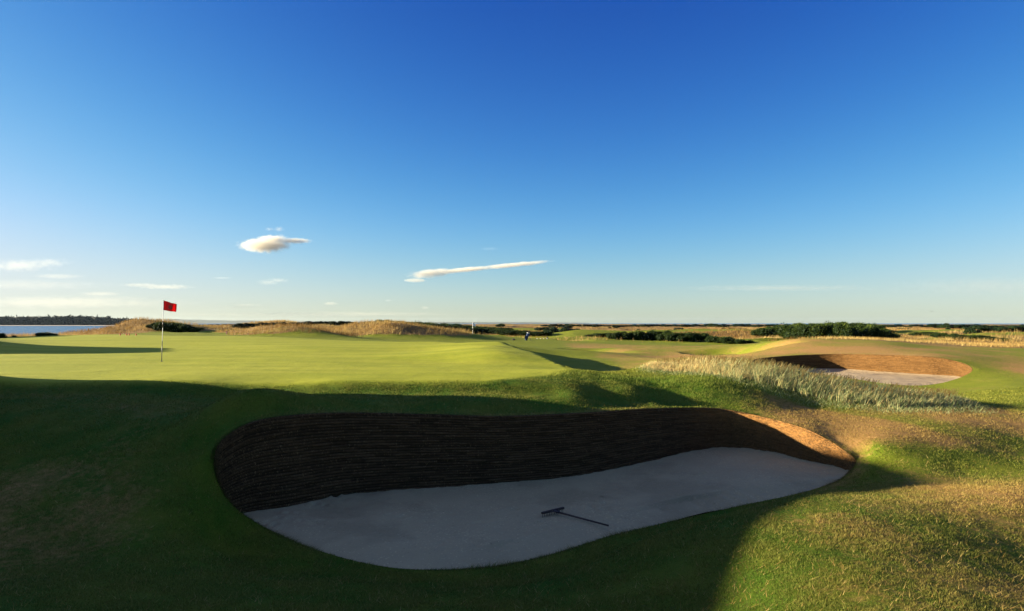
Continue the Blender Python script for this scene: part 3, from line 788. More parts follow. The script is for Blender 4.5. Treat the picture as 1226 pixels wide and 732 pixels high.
# marram on the bank between the two bunkers
line = np.array([P(770,443,19.6)[:2], P(830,450,18.6)[:2], P(880,459,17.6)[:2], P(940,470,17.0)[:2], P(1000,481,16.5)[:2], P(1060,490,16.1)[:2], P(1110,492,16.2)[:2], P(1165,490,16.6)[:2]])
def marram():
    seglen = np.hypot(*(line[1:] - line[:-1]).T); cum = np.concatenate([[0], np.cumsum(seglen)]); T = cum[-1]
    nt_ = 1900
    s = rng.uniform(0, 1, nt_) ** .9 * T
    cx = np.interp(s, cum, line[:,0]); cy = np.interp(s, cum, line[:,1])
    width = np.interp(s / T, [0, .1, .3, .6, .85, 1], [.5, 1.6, 2.6, 2.5, 1.8, .3])
    off = rng.uniform(0, 1, nt_) * width
    cx = cx + off * .35 + rng.normal(0, .07, nt_); cy = cy + off + rng.normal(0, .07, nt_)
    tall = np.interp(s / T, [0, .12, .3, .6, .85, 1], [.15, .23, .37, .36, .25, .11]) * (.75 + .25 * np.minimum(1, off / .5)) * rng.uniform(.75, 1.25, nt_)
    per = 24
    X = np.repeat(cx, per) + rng.normal(0, .075, nt_*per); Y = np.repeat(cy, per) + rng.normal(0, .075, nt_*per)
    ff = np.repeat(s / T, per); n = len(X)
    L = np.repeat(tall, per) * rng.uniform(.55, 1.15, n)
    lx = rng.normal(.14, .24, n); ly = rng.normal(0, .24, n)
    clump = np.repeat(rng.uniform(-.15, .15, nt_), per)
    straw_lit = 1 - sst(.12, .45, ff)
    tint = np.clip(rng.beta(1.5, .95, n) * .95 + clump + .35 * straw_lit, 0, 1)
    o = strips(X, Y, height(X, Y) - .02, L, lx, ly, rng.uniform(.004, .009, n), rng.uniform(.0, .35, n), tint, 'marram_grass', M['marram'])
    tag(o, 'pale green marram grass on the bank between the two bunkers', 'grass', kind='stuff')
    # seed heads standing above the leaves
    k = 900; s = rng.uniform(.04, .95, k) * T
    cx = np.interp(s, cum, line[:,0]); cy = np.interp(s, cum, line[:,1])
    off = rng.uniform(.1, 1, k) * np.interp(s / T, [0, .1, .3, .6, .85, 1], [.5, 1.6, 2.6, 2.5, 1.8, .3])
    X = cx + off*.35; Y = cy + off; L = np.interp(s / T, [0, .15, .35, .65, 1], [.24, .34, .48, .42, .24]) * rng.uniform(.8, 1.15, k)
    Z = height(X, Y); lx = rng.normal(.22, .14, k); ly = rng.normal(0, .14, k)
    V = []; Fc = []; 
    for i in range(k):
        x, y, z = X[i], Y[i], Z[i]; l = L[i]
        p = [(x + lx[i]*l*t*(1+.5*t), y + ly[i]*l*t, z + l*(t - .08*t*t)) for t in (0, .7, .78, .9, 1.0)]
        ws = (.003, .0022, .010, .009, .001); b = len(V)
        for q, ww in zip(p, ws): V.append((q[0]-ww, q[1], q[2])); V.append((q[0]+ww, q[1]+ww*.4, q[2]))
        for j in range(4): Fc.append((b+2*j, b+2*j+1, b+2*j+3, b+2*j+2))
    o = mesh_obj('seed_heads', V, Fc, M['straw'], attrs=dict(tint=np.repeat(rng.uniform(.4, 1, k), 10)))
    tag(o, 'straw coloured seed heads above the marram grass bank', 'grass', kind='stuff')
    # low tufty fringe round the foot of the bank
    k = 9000; s = rng.uniform(-.02, 1.0, k) * T
    X = np.interp(s, cum, line[:,0]) + rng.normal(0, .12, k); Y = np.interp(s, cum, line[:,1]) + rng.normal(-.25, .30, k)
    o = strips(X, Y, height(X, Y) - .01, rng.uniform(.03, .11, k), rng.normal(.1, .4, k), rng.normal(0, .4, k), rng.uniform(.003, .006, k), rng.uniform(0, .4, k),
               np.clip(rng.beta(1.5, 1.9, k) * 1.0, 0, 1), 'rough_grass', M['marram'], 2)
    tag(o, 'green tufts along the foot of the marram grass bank', 'grass', kind='stuff')
marram()

def lip_grass():
    n = 15000; m = len(loop1); i = rng.integers(0, m, n); t = rng.uniform(0, 1, n)
    A = loop1[i] * (1-t)[:, None] + loop1[(i+1) % m] * t[:, None]
    zz = height(loop1[:,0], loop1[:,1]); Z = zz[i] * (1-t) + zz[(i+1) % m] * t
    c = loop1.mean(0); d = c - A; d /= np.linalg.norm(d, axis=1)[:, None]
    off = rng.uniform(-.07, .012, n); X = A[:,0] + d[:,0]*off; Y = A[:,1] + d[:,1]*off
    clump = fbm(X/.4, Y/.4, 401, 3)
    L = rng.uniform(.015, .05, n) * np.clip(1 + 1.3 * clump, .3, 2.2)
    lean = rng.uniform(.0, 1.3, n)
    tint = np.clip(.35 + .35*clump + rng.normal(0, .2, n) + .4 * sst(4, 6.5, X), 0, 1)
    o = strips(X, Y, Z - .006, L, d[:,0]*lean + rng.normal(0, .4, n), d[:,1]*lean + rng.normal(0, .4, n), rng.uniform(.0018, .004, n), rng.uniform(.2, .9, n), tint, 'lip_grass', M['lipgrass'], 2)
    tag(o, 'ragged grass overhanging the rim of the large near bunker', 'grass', kind='stuff')
M['lipgrass'] = mat_leafy('lip_grass', [(0,(.025,.06,.008)),(.5,(.07,.11,.018)),(.8,(.22,.17,.05)),(1,(.36,.25,.09))], .25)
lip_grass()

# tan rough: clumps on the dunes and the far links
def tan_rough():
    n = 300000
    Y = 40 * np.exp(rng.uniform(0, 1, n) * math.log(420 / 40.0)); X = Y * np.tan(rng.uniform(-.70, .70, n))
    ro = TAB(X, Y, 3)
    z = TAB(X, Y, 0)
    ok = (ro > rng.uniform(.25, .9, n)) & (z > SEA + .6)
    ok &= (fbm(X/5, Y/4, 131, 3) > rng.uniform(-.5, .25, n))
    X, Y, z = X[ok], Y[ok], z[ok]; n = len(X)
    per = 3
    X = np.repeat(X, per) + rng.normal(0, .10, n*per); Y = np.repeat(Y, per) + rng.normal(0, .12, n*per); z = np.repeat(z, per)
    n = len(X); sc = np.clip(Y / 70, .7, 3)
    L = rng.uniform(.22, .50, n) * (1 + .5 * fbm(X/6, Y/5, 133, 2)); 
    L = np.where((Y < 66) & (X > 12), L * .4, L)
    w = rng.uniform(.010, .022, n) * sc
    a = rng.uniform(0, math.pi, n); lx = rng.normal(.2, .3, n); ly = rng.normal(0, .3, n)
    v0 = np.column_stack([X - np.cos(a)*w, Y - np.sin(a)*w, z - .03]); v1 = np.column_stack([X + np.cos(a)*w, Y + np.sin(a)*w, z - .03])
    v2 = np.column_stack([X + lx*L, Y + ly*L, z + L])
    t = np.clip(.5 + .9 * fbm(X/9, Y/5, 137, 3) + rng.normal(0, .18, n), 0, 1)
    o = mesh_obj('tan_rough_grass', np.stack([v0, v1, v2], 1).reshape(-1, 3), np.arange(n*3).reshape(-1, 3), M['straw'], attrs=dict(tint=np.repeat(t, 3)))
    tag(o, 'long dry straw coloured grass on the dunes and far links', 'grass', kind='stuff')
    print('tan blades', n)
tan_rough()

# ---------------------------------------------------------------- gorse bushes
def gorse_mesh(seed, ntri, spread=1.0, flat=1.0):
    g = np.random.default_rng(seed)
    k = 9; c = np.column_stack([g.normal(0, .30, k) * spread, g.normal(0, .26, k), g.uniform(.18, .62, k)])
    rad = g.uniform(.22, .40, k)
    which = g.integers(0, k, ntri)
    d = g.normal(0, 1, (ntri, 3)); d /= np.linalg.norm(d, axis=1)[:, None]
    rr = rad[which] * (1 - .35 * g.uniform(0, 1, ntri) ** 2) * (1 + .12 * g.normal(0, 1, ntri))
    p = c[which] + d * rr[:, None]; p[:, 2] *= flat
    keep = p[:, 2] > -.02; p = p[keep]; d = d[keep]; which = which[keep]; m = len(p)
    L = g.uniform(.014, .042, m)[:, None]
    t1 = np.cross(d, g.normal(0, 1, (m, 3))); t1 /= np.linalg.norm(t1, axis=1)[:, None]
    up = d * .9 + g.normal(0, .45, (m, 3)) + np.array([0, 0, .35])
    v0 = p - t1 * L * .6; v1 = p + t1 * L * .6; v2 = p + up * L * 1.3
    V = np.stack([v0, v1, v2], 1).reshape(-1, 3)
    lob = g.uniform(-.22, .22, k)
    tint = np.clip(.35 + lob[which] + g.normal(0, .2, m) + .25 * (p[:, 2] - .4), 0, 1)  # yellower towards the top: lit tops put into the leaf colour
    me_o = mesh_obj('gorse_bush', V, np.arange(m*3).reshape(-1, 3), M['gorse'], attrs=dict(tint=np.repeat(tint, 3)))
    # woody inner mass so no light leaks straight through
    bm = bmesh.new()
    for i in range(k): blob(bm, (c[i,0], c[i,1], c[i,2]*flat), (rad[i]*.80, rad[i]*.80, rad[i]*.80*flat), i, 3, .22)
    me2 = bpy.data.meshes.new('core'); bm.to_mesh(me2); bm.free()
    bm = bmesh.new(); bm.from_mesh(me_o.data)
    bm.from_mesh(me2); me = me_o.data; bm.to_mesh(me); bm.free()
    bpy.data.meshes.remove(me2)
    bpy.data.objects.remove(me_o)
    return me
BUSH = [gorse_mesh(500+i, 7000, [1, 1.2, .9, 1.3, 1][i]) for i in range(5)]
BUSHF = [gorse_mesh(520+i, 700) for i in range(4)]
nb_ = [0]
def put_bush(x, y, z, w, h, label, group, name='gorse_bush', far=False):
    me = (BUSHF if far else BUSH)[nb_[0] % (4 if far else 5)]; nb_[0] += 1
    o = bpy.data.objects.new(name, me); COL.objects.link(o)
    o.location = (x, y, z - .05); o.scale = (w, w * random.uniform(.8, 1.1), h); o.rotation_euler = (0, 0, random.uniform(-.6, .6) + (math.pi if random.random() < .5 else 0))
    tag(o, label, 'bush', group); return o
def bush_row(pts, n, y0, y1, label, group, wpx, jit=1.0, far=False, depth=0):
    """pts: (px, py_top, py_base) along the row"""
    q = np.array(pts, float)
    for i in range(n):
        t = (i + random.uniform(-.3, .3)) / max(n - 1, 1); px = q[0,0] + (q[-1,0] - q[0,0]) * min(max(t, 0), 1)
        top = np.interp(px, q[:,0], q[:,1]); base = np.interp(px, q[:,0], q[:,2])
        if depth: base = base - random.uniform(0, depth)
        X, Y, Z = hit(px, base, y0, y1)
        hm = max((base - top) * 1.2 + random.uniform(-jit, jit) * .9, 1.2) * Y / F
        wm = wpx * random.uniform(.75, 1.3) * Y / F
        put_bush(X, Y, Z, wm, hm, label, group, far=far)
bush_row([(712,399,403),(735,398,406),(760,396,407),(800,397,408),(840,399,409),(870,403,411),(882,406,411.5)], 19, 60, 260,
         'dark gorse bush in the long low row beyond the middle fairway', 'gorse bushes in the long low row beyond the fairway', 15)
bush_row([(912,393,404),(930,391,405),(960,389,408),(1000,389,410),(1040,391,410),(1060,399,409)], 17, 60, 260,
         'tall dark gorse bush in the big thicket behind the sunlit bunker mound', 'gorse bushes in the big thicket behind the mound', 22, depth=4)
bush_row([(925,391,399),(960,388,399),(1000,386.5,399),(1040,388,399),(1055,393,400)], 13, 80, 300,
         'tall dark gorse bush in the big thicket behind the sunlit bunker mound', 'gorse bushes in the big thicket behind the mound', 20, depth=3)
bush_row([(1097,398,402),(1120,398,404),(1150,400,406),(1180,402,407),(1203,405,408.5)], 13, 60, 260,
         'low gorse bush in the thin line of scrub across the tan rough', 'gorse bushes in the thin line across the tan rough', 14)
bush_row([(1116,388.5,393),(1140,387.5,393.5),(1175,390,394)], 8, 150, 500,
         'distant gorse bush on the skyline above the thin line of scrub', 'gorse bushes on the skyline', 14, far=True)
bush_row([(1180,392,397),(1205,390.5,396),(1235,390,396)], 7, 120, 500,
         'distant gorse bush at the edge of the far tan links', 'gorse bushes at the edge of the far links', 15, far=True)
bush_row([(432,385,389),(460,380.5,390),(480,382,392),(500,384,394),(540,388,396),(570,391,397),(600,393,399)], 26, 90, 300,
         'dark gorse bush in the broad belt of scrub behind the white flag', 'gorse bushes in the belt behind the white flag', 22, depth=3)
bush_row([(500,390,398),(540,391,399),(580,393,400),(620,395,401),(655,397,401.5)], 20, 90, 300,
         'dark gorse bush in the broad belt of scrub behind the white flag', 'gorse bushes in the belt behind the white flag', 20)
bush_row([(186,386,396),(200,385.5,397),(215,387,397.5),(232,393,398)], 9, 60, 160,
         'dark gorse bush on the end of the dune behind the red flag', 'gorse bushes on the dune behind the red flag', 16, depth=4)
bush_row([(284,388,393),(310,386.5,392),(350,385.5,390),(395,384.5,389),(430,384.5,389)], 22, 100, 420,
         'dark bush in the thin line behind the tan dunes', 'bushes in the thin line behind the dunes', 13, far=True)
bush_row([(235,387,389.5),(290,387,389.5)], 7, 160, 600, 'distant bush along the far fairway beyond the shore dune', 'bushes along the far fairway', 9, far=True)
bush_row([(655,388.5,391),(760,389,391.2),(860,388.5,391.2),(960,389,391)], 34, 200, 900,
         'tiny dark bush on the flat far skyline', 'bushes on the flat far skyline', 12, far=True)
bush_row([(1060,389,391.5),(1120,389.5,391.5),(1226,389.5,391.5)], 14, 200, 900,
         'tiny dark bush on the flat far skyline', 'bushes on the flat far skyline', 12, far=True)
for px, top, base, wpx, lab in ((600,387,391.5,9,'small dark tree standing on the skyline beyond the scrub belt'), (855,386.5,391.5,9,'small round tree on the flat skyline above the long gorse row'),
                           (681,387.5,391,7,'small dark shrub on the skyline between the two lone trees'), (461,380,386,16,'highest dark bush on the skyline above the tan dune')):
    X, Y, Z = hit(px, base, 150, 500)
    put_bush(X, Y, Z, wpx*Y/F, (base-top)*Y/F, lab, None, far=False)['category'] = 'bush'
g_ = np.random.default_rng(5)
for i in range(70):                      # single bushes dotted over the tan rough
    px = g_.uniform(650, 1240); Y = math.exp(g_.uniform(math.log(110), math.log(420))); X = (px - CX) / F * Y
    ro = float(masks(np.array([X]), np.array([Y]))[2][0])
    if ro < .4: continue
    s_ = g_.uniform(.8, 2.6)
    put_bush(X, Y, h1(X, Y), s_ * g_.uniform(1, 2), s_ * .75, 'small dark bush dotted over the far tan rough', 'small bushes dotted over the far tan rough', far=True)
X, Y, Z = hit(56, 402, 30, 90); o = put_bush(X, Y, Z, 16*Y/F, 6*Y/F, 'small bright green shrub at the edge of the shore grass', None)
X, Y, Z = hit(3, 405, 30, 90); put_bush(X, Y, Z, 8*Y/F, 8*Y/F, 'small dark shrub where the grass meets the water', None)
X, Y, Z = hit(17, 404, 30, 90); put_bush(X, Y, Z, 3.5*Y/F, 3.5*Y/F, 'tiny dark tuft against the water by the shrub', None)

# ---------------------------------------------------------------- far shore: land, beach, pine wood, blue hills
def far_shore():
    v = []; f = []
    D = 1500
    X0, X1 = -2600, -800
    n = 60
    for i in range(n+1):
        x = X0 + (X1 - X0) * i / n; t = i / n
        taper = 1 - sst(.9, 1, t)
        yn = D + 60 * math.sin(t*5) * .3
        for dy, z in ((0, SEA-1), (4, SEA+.5), (10, SEA+.9), (14, SEA+1.2), (300, SEA+1.4), (420, SEA-1)): v.append((x, yn+dy, z))
    for i in range(n):
        for j in range(5): a = i*6+j; f.append((a, a+6, a+7, a+1))
    o = mesh_obj('shore_land', v, f, M['beach'], smooth=True); o.data.materials.append(M['farland'])
    for i_, p_ in enumerate(o.data.polygons): p_.material_index = 1 if i_ % 5 >= 3 else 0
    o.data.update(); tag(o, kind='structure')
    # trees of the wood: one mass
    V = []; T = []; k = 1900; g = np.random.default_rng(77)
    for i in range(k):
        x = g.uniform(X0, -860); y = D + g.uniform(18, 150); t_ = 1 - float(sst(-1000, -860, np.array([x]))[0]) * .6
        h = g.uniform(16.5, 19) * t_ * (1 + .04*math.sin(x/60)); z = SEA + .5
        wd = g.uniform(4.5, 8); s = 60
        ph = g.uniform(0, 2*math.pi, s); hh = g.uniform(0, 1, s) ** .8; rr = wd * np.sqrt(np.clip(1.02 - hh, 0, 1)) * g.uniform(.6, 1.1, s)
        p = np.column_stack([x + np.cos(ph)*rr, y + np.sin(ph)*rr, z + hh*h])
        a = g.normal(0, 2.8, (s, 3)); b = g.normal(0, 2.8, (s, 3))
        V.append(np.stack([p, p + a, p + b], 1).reshape(-1, 3)); T.append(np.repeat(g.uniform(0, 1, s), 3))
    V = np.concatenate(V)
    o = mesh_obj('pine_forest', V, np.arange(len(V)).reshape(-1, 3), M['pine'], attrs=dict(tint=np.concatenate(T)))
    tag(o, 'dark pine wood along the far shore across the water', 'forest', kind='stuff')
    # low blue hills on the far horizon
    v = []; f = []; Dh = 9000; n = 90
    px0, px1 = -200, 700
    for i in range(n+1):
        px = px0 + (px1-px0)*i/n; x = (px-CX)/F*Dh
        top = np.interp(px, [-200,100,140,170,200,235,270,310,350,430,520,700], [384,383.5,384,382.8,382.2,383,383.6,384.3,384.8,385.3,385.8,386.4]) + .35*float(vnoise(np.array([px/14.]), np.array([0.]), 5)[0])
        hz = H + (HY-top)/F*Dh
        for dy, z in ((-900, SEA-2), (-450, SEA + (hz-SEA)*.5), (0, hz), (600, hz*.6), (1200, SEA-2)): v.append((x, Dh+dy, z))
    for i in range(n):
        for j in range(4): a = i*5+j; f.append((a, a+5, a+6, a+1))
    o = mesh_obj('far_hills', v, f, M['farland'], smooth=True); tag(o, kind='structure')
far_shore()

# ---------------------------------------------------------------- flags and small things
def flagstick(name, base, height_, top_dx, bands, flag_pts, cloth, label, cat, emblem=None, thick=.011):
    t = empty(name, base); tag(t, label, cat)
    def at(u): return Vector((top_dx * u, 0, height_ * u))
    bm = bmesh.new(); tube(bm, at(0) - Vector((0, 0, .12)), at(1), thick, thick*.75, 12)
    blob(bm, at(1) , (thick*1.5,)*3, 0, 1, 0); bm_obj('pole', bm, M['white'], t, True)
    for a, b in bands:
        bm = bmesh.new(); tube(bm, at(a), at(b), thick*1.18, thick*1.12, 12); bm_obj('dark_band', bm, M['black'], t, True)
    # cloth: bilinear patch with ripples and thickness
    a0, a1, b0, b1 = flag_pts   # hoist top, hoist bottom, fly top, fly bottom as (x, z)
    nx, nz = 26, 14; V = []
    for side in (-1, 1):
        for i in range(nx+1):
            u = i/nx
            for j in range(nz+1):
                w = j/nz
                x = (a0[0]*(1-u)+b0[0]*u)*(1-w) + (a1[0]*(1-u)+b1[0]*u)*w
                z = (a0[1]*(1-u)+b0[1]*u)*(1-w) + (a1[1]*(1-u)+b1[1]*u)*w
                rip = .035*math.sin(u*7 + w*1.5)*u + .012*math.sin(u*17-w*2)*u
                z += .008*math.sin(u*9)*u
                V.append((x, rip + side*.0015 , z))
    o_ = (nx+1)*(nz+1); Fc = []
    for i in range(nx):
        for j in range(nz):
            a = i*(nz+1)+j; Fc.append((a, a+1, a+nz+2, a+nz+1)); Fc.append((a+o_, a+nz+1+o_, a+nz+2+o_, a+1+o_))
    edge = [i*(nz+1) for i in range(nx+1)] + [nx*(nz+1)+j for j in range(1, nz+1)] + [i*(nz+1)+nz for i in range(nx-1, -1, -1)] + [j for j in range(nz-1, 0, -1)]
    for i in range(len(edge)):
        a, b = edge[i], edge[(i+1) % len(edge)]; Fc.append((a, b, b+o_, a+o_))
    fl = mesh_obj('flag', V, Fc, cloth, t, smooth=True)
    if emblem:
        # dark printed patch on the cloth
        V = []; Fc = []
        for i in range(7):
            for j in range(7):
                u = .42 + .30*i/6; w = .30 + .45*j/6
                x = (a0[0]*(1-u)+b0[0]*u)*(1-w) + (a1[0]*(1-u)+b1[0]*u)*w
                z = (a0[1]*(1-u)+b0[1]*u)*(1-w) + (a1[1]*(1-u)+b1[1]*u)*w + .008*math.sin(u*9)*u
                rip = .035*math.sin(u*7 + w*1.5)*u + .012*math.sin(u*17-w*2)*u
                V.append((x, rip - .004, z))
        for i in range(6):
            for j in range(6):
                if (i-2.5)**2 + (j-2.5)**2 > 8.6 or (i, j) in ((2,2),(3,3),(2,4)): continue
                a = i*7+j; Fc.append((a, a+1, a+8, a+7))
        mesh_obj('print', V, Fc, M['redblack'], fl)
    # hole cup: thin ring let into the turf, black disc for the shade inside
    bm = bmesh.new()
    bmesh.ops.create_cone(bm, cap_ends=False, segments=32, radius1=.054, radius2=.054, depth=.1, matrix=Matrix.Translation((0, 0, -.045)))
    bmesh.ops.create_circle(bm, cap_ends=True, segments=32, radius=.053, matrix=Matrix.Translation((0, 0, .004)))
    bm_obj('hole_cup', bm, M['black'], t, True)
    return t
X, Y, Z = hit(193.5, 433, 15, 40)
pm = Y / F
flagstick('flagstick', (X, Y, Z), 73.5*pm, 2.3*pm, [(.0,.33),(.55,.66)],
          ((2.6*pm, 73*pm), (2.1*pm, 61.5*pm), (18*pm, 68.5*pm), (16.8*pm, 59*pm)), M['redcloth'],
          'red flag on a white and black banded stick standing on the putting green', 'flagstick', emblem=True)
X, Y, Z = hit(566, 409.5, 80, 180); pm = Y / F
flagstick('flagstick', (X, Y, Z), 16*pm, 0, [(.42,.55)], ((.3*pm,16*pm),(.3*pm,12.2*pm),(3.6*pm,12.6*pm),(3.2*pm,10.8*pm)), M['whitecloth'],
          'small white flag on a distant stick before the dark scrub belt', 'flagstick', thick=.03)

# rake lying on the sand
def rake():
    hx, hy, _ = PZ(662, 617.5, SAND1); ex, ey, _ = PZ(728, 633, SAND1)
    hz = SAND1 + .05
    t = empty('rake', (hx, hy, hz)); tag(t, 'dark wooden rake with a broad toothed head lying on the bunker sand', 'rake')
    d = Vector((ex - hx, ey - hy, 0)); Lh = d.length; ang = math.atan2(d.y, d.x); t.rotation_euler = (0, 0, ang)
    bm = bmesh.new(); tube(bm, (0, 0, .025), (Lh, 0, -.005), .015, .013, 12); blob(bm, (Lh, 0, -.005), (.016,.016,.016), 0, 1, 0); bm_obj('handle', bm, M['wood'], t, True)
    hw = .29
    pa = PZ(650, 619, SAND1); pb = PZ(676, 612.5, SAND1)
    a2 = math.atan2(pb[1]-pa[1], pb[0]-pa[0]) - ang
    rot = Matrix.Rotation(a2, 3, 'Z'); hw = math.hypot(pb[0]-pa[0], pb[1]-pa[1]) / 2
    bm = bmesh.new(); vs = box(bm, (0, 0, .03), (hw*2, .045, .032), rot)
    bmesh.ops.bevel(bm, geom=bm.edges[:], offset=.006, segments=2, affect='EDGES'); bm_obj('rake_head', bm, M['wood'], t)
    for i in range(13):
        u = -hw + .02 + (2*hw-.04) * i / 12; p = rot @ Vector((u, 0, 0))
        bm = bmesh.new(); tube(bm, (p.x, p.y, .02), (p.x, p.y, -.055), .006, .004, 8); bm_obj('tine', bm, M['metal'], t, True)
    for s in (-1, 1):
        p = rot @ Vector((s*.10, 0, 0)); bm = bmesh.new(); tube(bm, (p.x, p.y, .035), (.14, 0, .027), .006, .006, 8); bm_obj('brace', bm, M['metal'], t, True)
    bm = bmesh.new(); tube(bm, (-.02, 0, .028), (.13, 0, .024), .021, .019, 12); bm_obj('socket', bm, M['metal'], t, True)
rake()

# golf bag on its stand, far fairway
def golf_bag():
    X, Y, Z = hit(631, 408, 70, 160); t = empty('golf_bag', (X, Y, Z)); tag(t, 'navy golf bag standing on its splayed legs on the far fairway', 'golf bag')
    tilt = Vector((.30, 0, .92))
    bm = bmesh.new(); tube(bm, (-.12, 0, .02), Vector((-.12, 0, .02)) + tilt*.82, .13, .15, 16); bm_obj('bag_body', bm, M['blue'], t, True)
    top = Vector((-.12, 0, .02)) + tilt*.82
    bm = bmesh.new(); tube(bm, top, top + tilt*.04, .16, .16, 16); bm_obj('collar', bm, M['white'], t, True)
    bm = bmesh.new(); box(bm, (-.14, -.13, .35), (.2, .1, .34)); bmesh.ops.bevel(bm, geom=bm.edges[:], offset=.02, segments=2, affect='EDGES'); bm_obj('pocket', bm, M['blue'], t)
    for s in (-1, 1):
        bm = bmesh.new(); tube(bm, top - tilt*.1, (.42, s*.25, 0), .014, .012, 8); blob(bm, (.42, s*.25, .01), (.03,.03,.02), 0, 1, 0); bm_obj('leg', bm, M['black'], t, True)
    for i in range(7):
        a = i * .9; p = top + Vector((math.cos(a)*.08, math.sin(a)*.08, 0)); q = p + tilt * random.uniform(.12, .24)
        bm = bmesh.new(); tube(bm, p, q, .006, .006, 6); blob(bm, q, (.05, .03, .035), i, 1, .1); bm_obj('club', bm, M['metal'], t, True)
golf_bag()
def stone(px, py, y0, y1, s, label, mat, group=None, name='stone', cat='stone'):
    X, Y, Z = hit(px, py, y0, y1); bm = bmesh.new(); blob(bm, (0, 0, s[2]*.5), s, int(px), 3, .08)
    o = bm_obj(name, bm, mat, None, True); o.location = (X, Y, Z); tag(o, label, cat, group)
stone(547, 405, 90, 200, (.62, .35, .32), 'pale rounded stone in the tan strip beside the white flag', M['stone'])
stone(615, 407.5, 70, 160, (.16,.12,.11), 'small dark tee marker set on the grass beside the golf bag', M['black'], None, 'tee_marker', 'tee marker')
for i, px in enumerate((643, 647, 651, 655)):
    stone(px, 406, 70, 160, (.05,.05,.05), 'tiny pale ball in a line on the grass past the golf bag', M['white'], 'tiny pale balls in a line on the far fairway', 'golf_ball', 'ball')
stone(655.6, 405.6, 70, 160, (.12,.1,.12), 'small dark tee marker at the end of the line of balls', M['black'], None, 'tee_marker', 'tee marker')
def post(px, py, y0, y1, hpx, wpx, label, mat, name='marker_post', cat='post', group=None):
    X, Y, Z = hit(px, py, y0, y1); pm = Y / F; bm = bmesh.new()
    tube(bm, (0, 0, -.1), (0, 0, hpx*pm*.92), wpx*pm*.5, wpx*pm*.5, 10); tube(bm, (0, 0, hpx*pm*.92), (0, 0, hpx*pm), wpx*pm*.5, wpx*pm*.12, 10)
    o = bm_obj(name, bm, mat, None); o.location = (X, Y, Z); tag(o, label, cat, group)
post(271.5, 400.5, 50, 140, 4.2, 1.4, 'dark red brown post beside the gap between the dunes', M['redbrown'])
for px in (144, 151.5, 154.5, 163):
    post(px, 401.8, 40, 75, 2.2, 1.2, 'short red stake at the back edge of the putting green', M['red'], 'hazard_stake', 'stake', 'short red stakes behind the putting green')

def bird(px, py, Y, span, bank, label):
    X, _, Z = P(px, py, Y); t = empty('bird', (X, Y, Z)); tag(t, label, 'bird')
    bm = bmesh.new()
    V = []; n = 10
    r = [0, .35, .8, 1, .95, .75, .5, .32, .2, .12, 0]
    for i in range(n+1):
        for k in range(8):
            a = 2*math.pi*k/8; V.append(((i/n-.5)*span*.5, math.cos(a)*r[i]*span*.055, math.sin(a)*r[i]*span*.055))
    Fc = [(i*8+k, i*8+(k+1) % 8, (i+1)*8+(k+1) % 8, (i+1)*8+k) for i in range(n) for k in range(8)]
    b = len(V)
    for s in (-1, 1):   # wings: raised, bent, thick at the root, part of the same body
        prof = [(0, .10, .0, .012), (.22, .12, .10, .010), (.5, .02, .06, .003)]
        for (u, cx, z, th) in prof:
            c = .16*(1-u*1.6)+.02
            V += [((cx-c)*span, s*u*span, z*span+th*span), ((cx+c*.4)*span-.05*span, s*u*span, z*span+th*span), ((cx+c*.4)*span-.05*span, s*u*span, z*span-th*span), ((cx-c)*span, s*u*span, z*span-th*span)]
        for k in range(2):
            for q in range(4): Fc.append((b+4*k+q, b+4*k+(q+1) % 4, b+4*k+4+(q+1) % 4, b+4*k+4+q))
        b += 12
    o = mesh_obj('body', V, Fc, M['bird'], t, smooth=True)
    t.rotation_euler = (bank, .1, R(70)); return t
bird(1115, 373, 90, .55, .5, 'dark bird in low flight above the far gorse skyline')
bird(1072, 371.5, 140, .5, -.2, 'smaller fainter bird in low flight above the thicket')

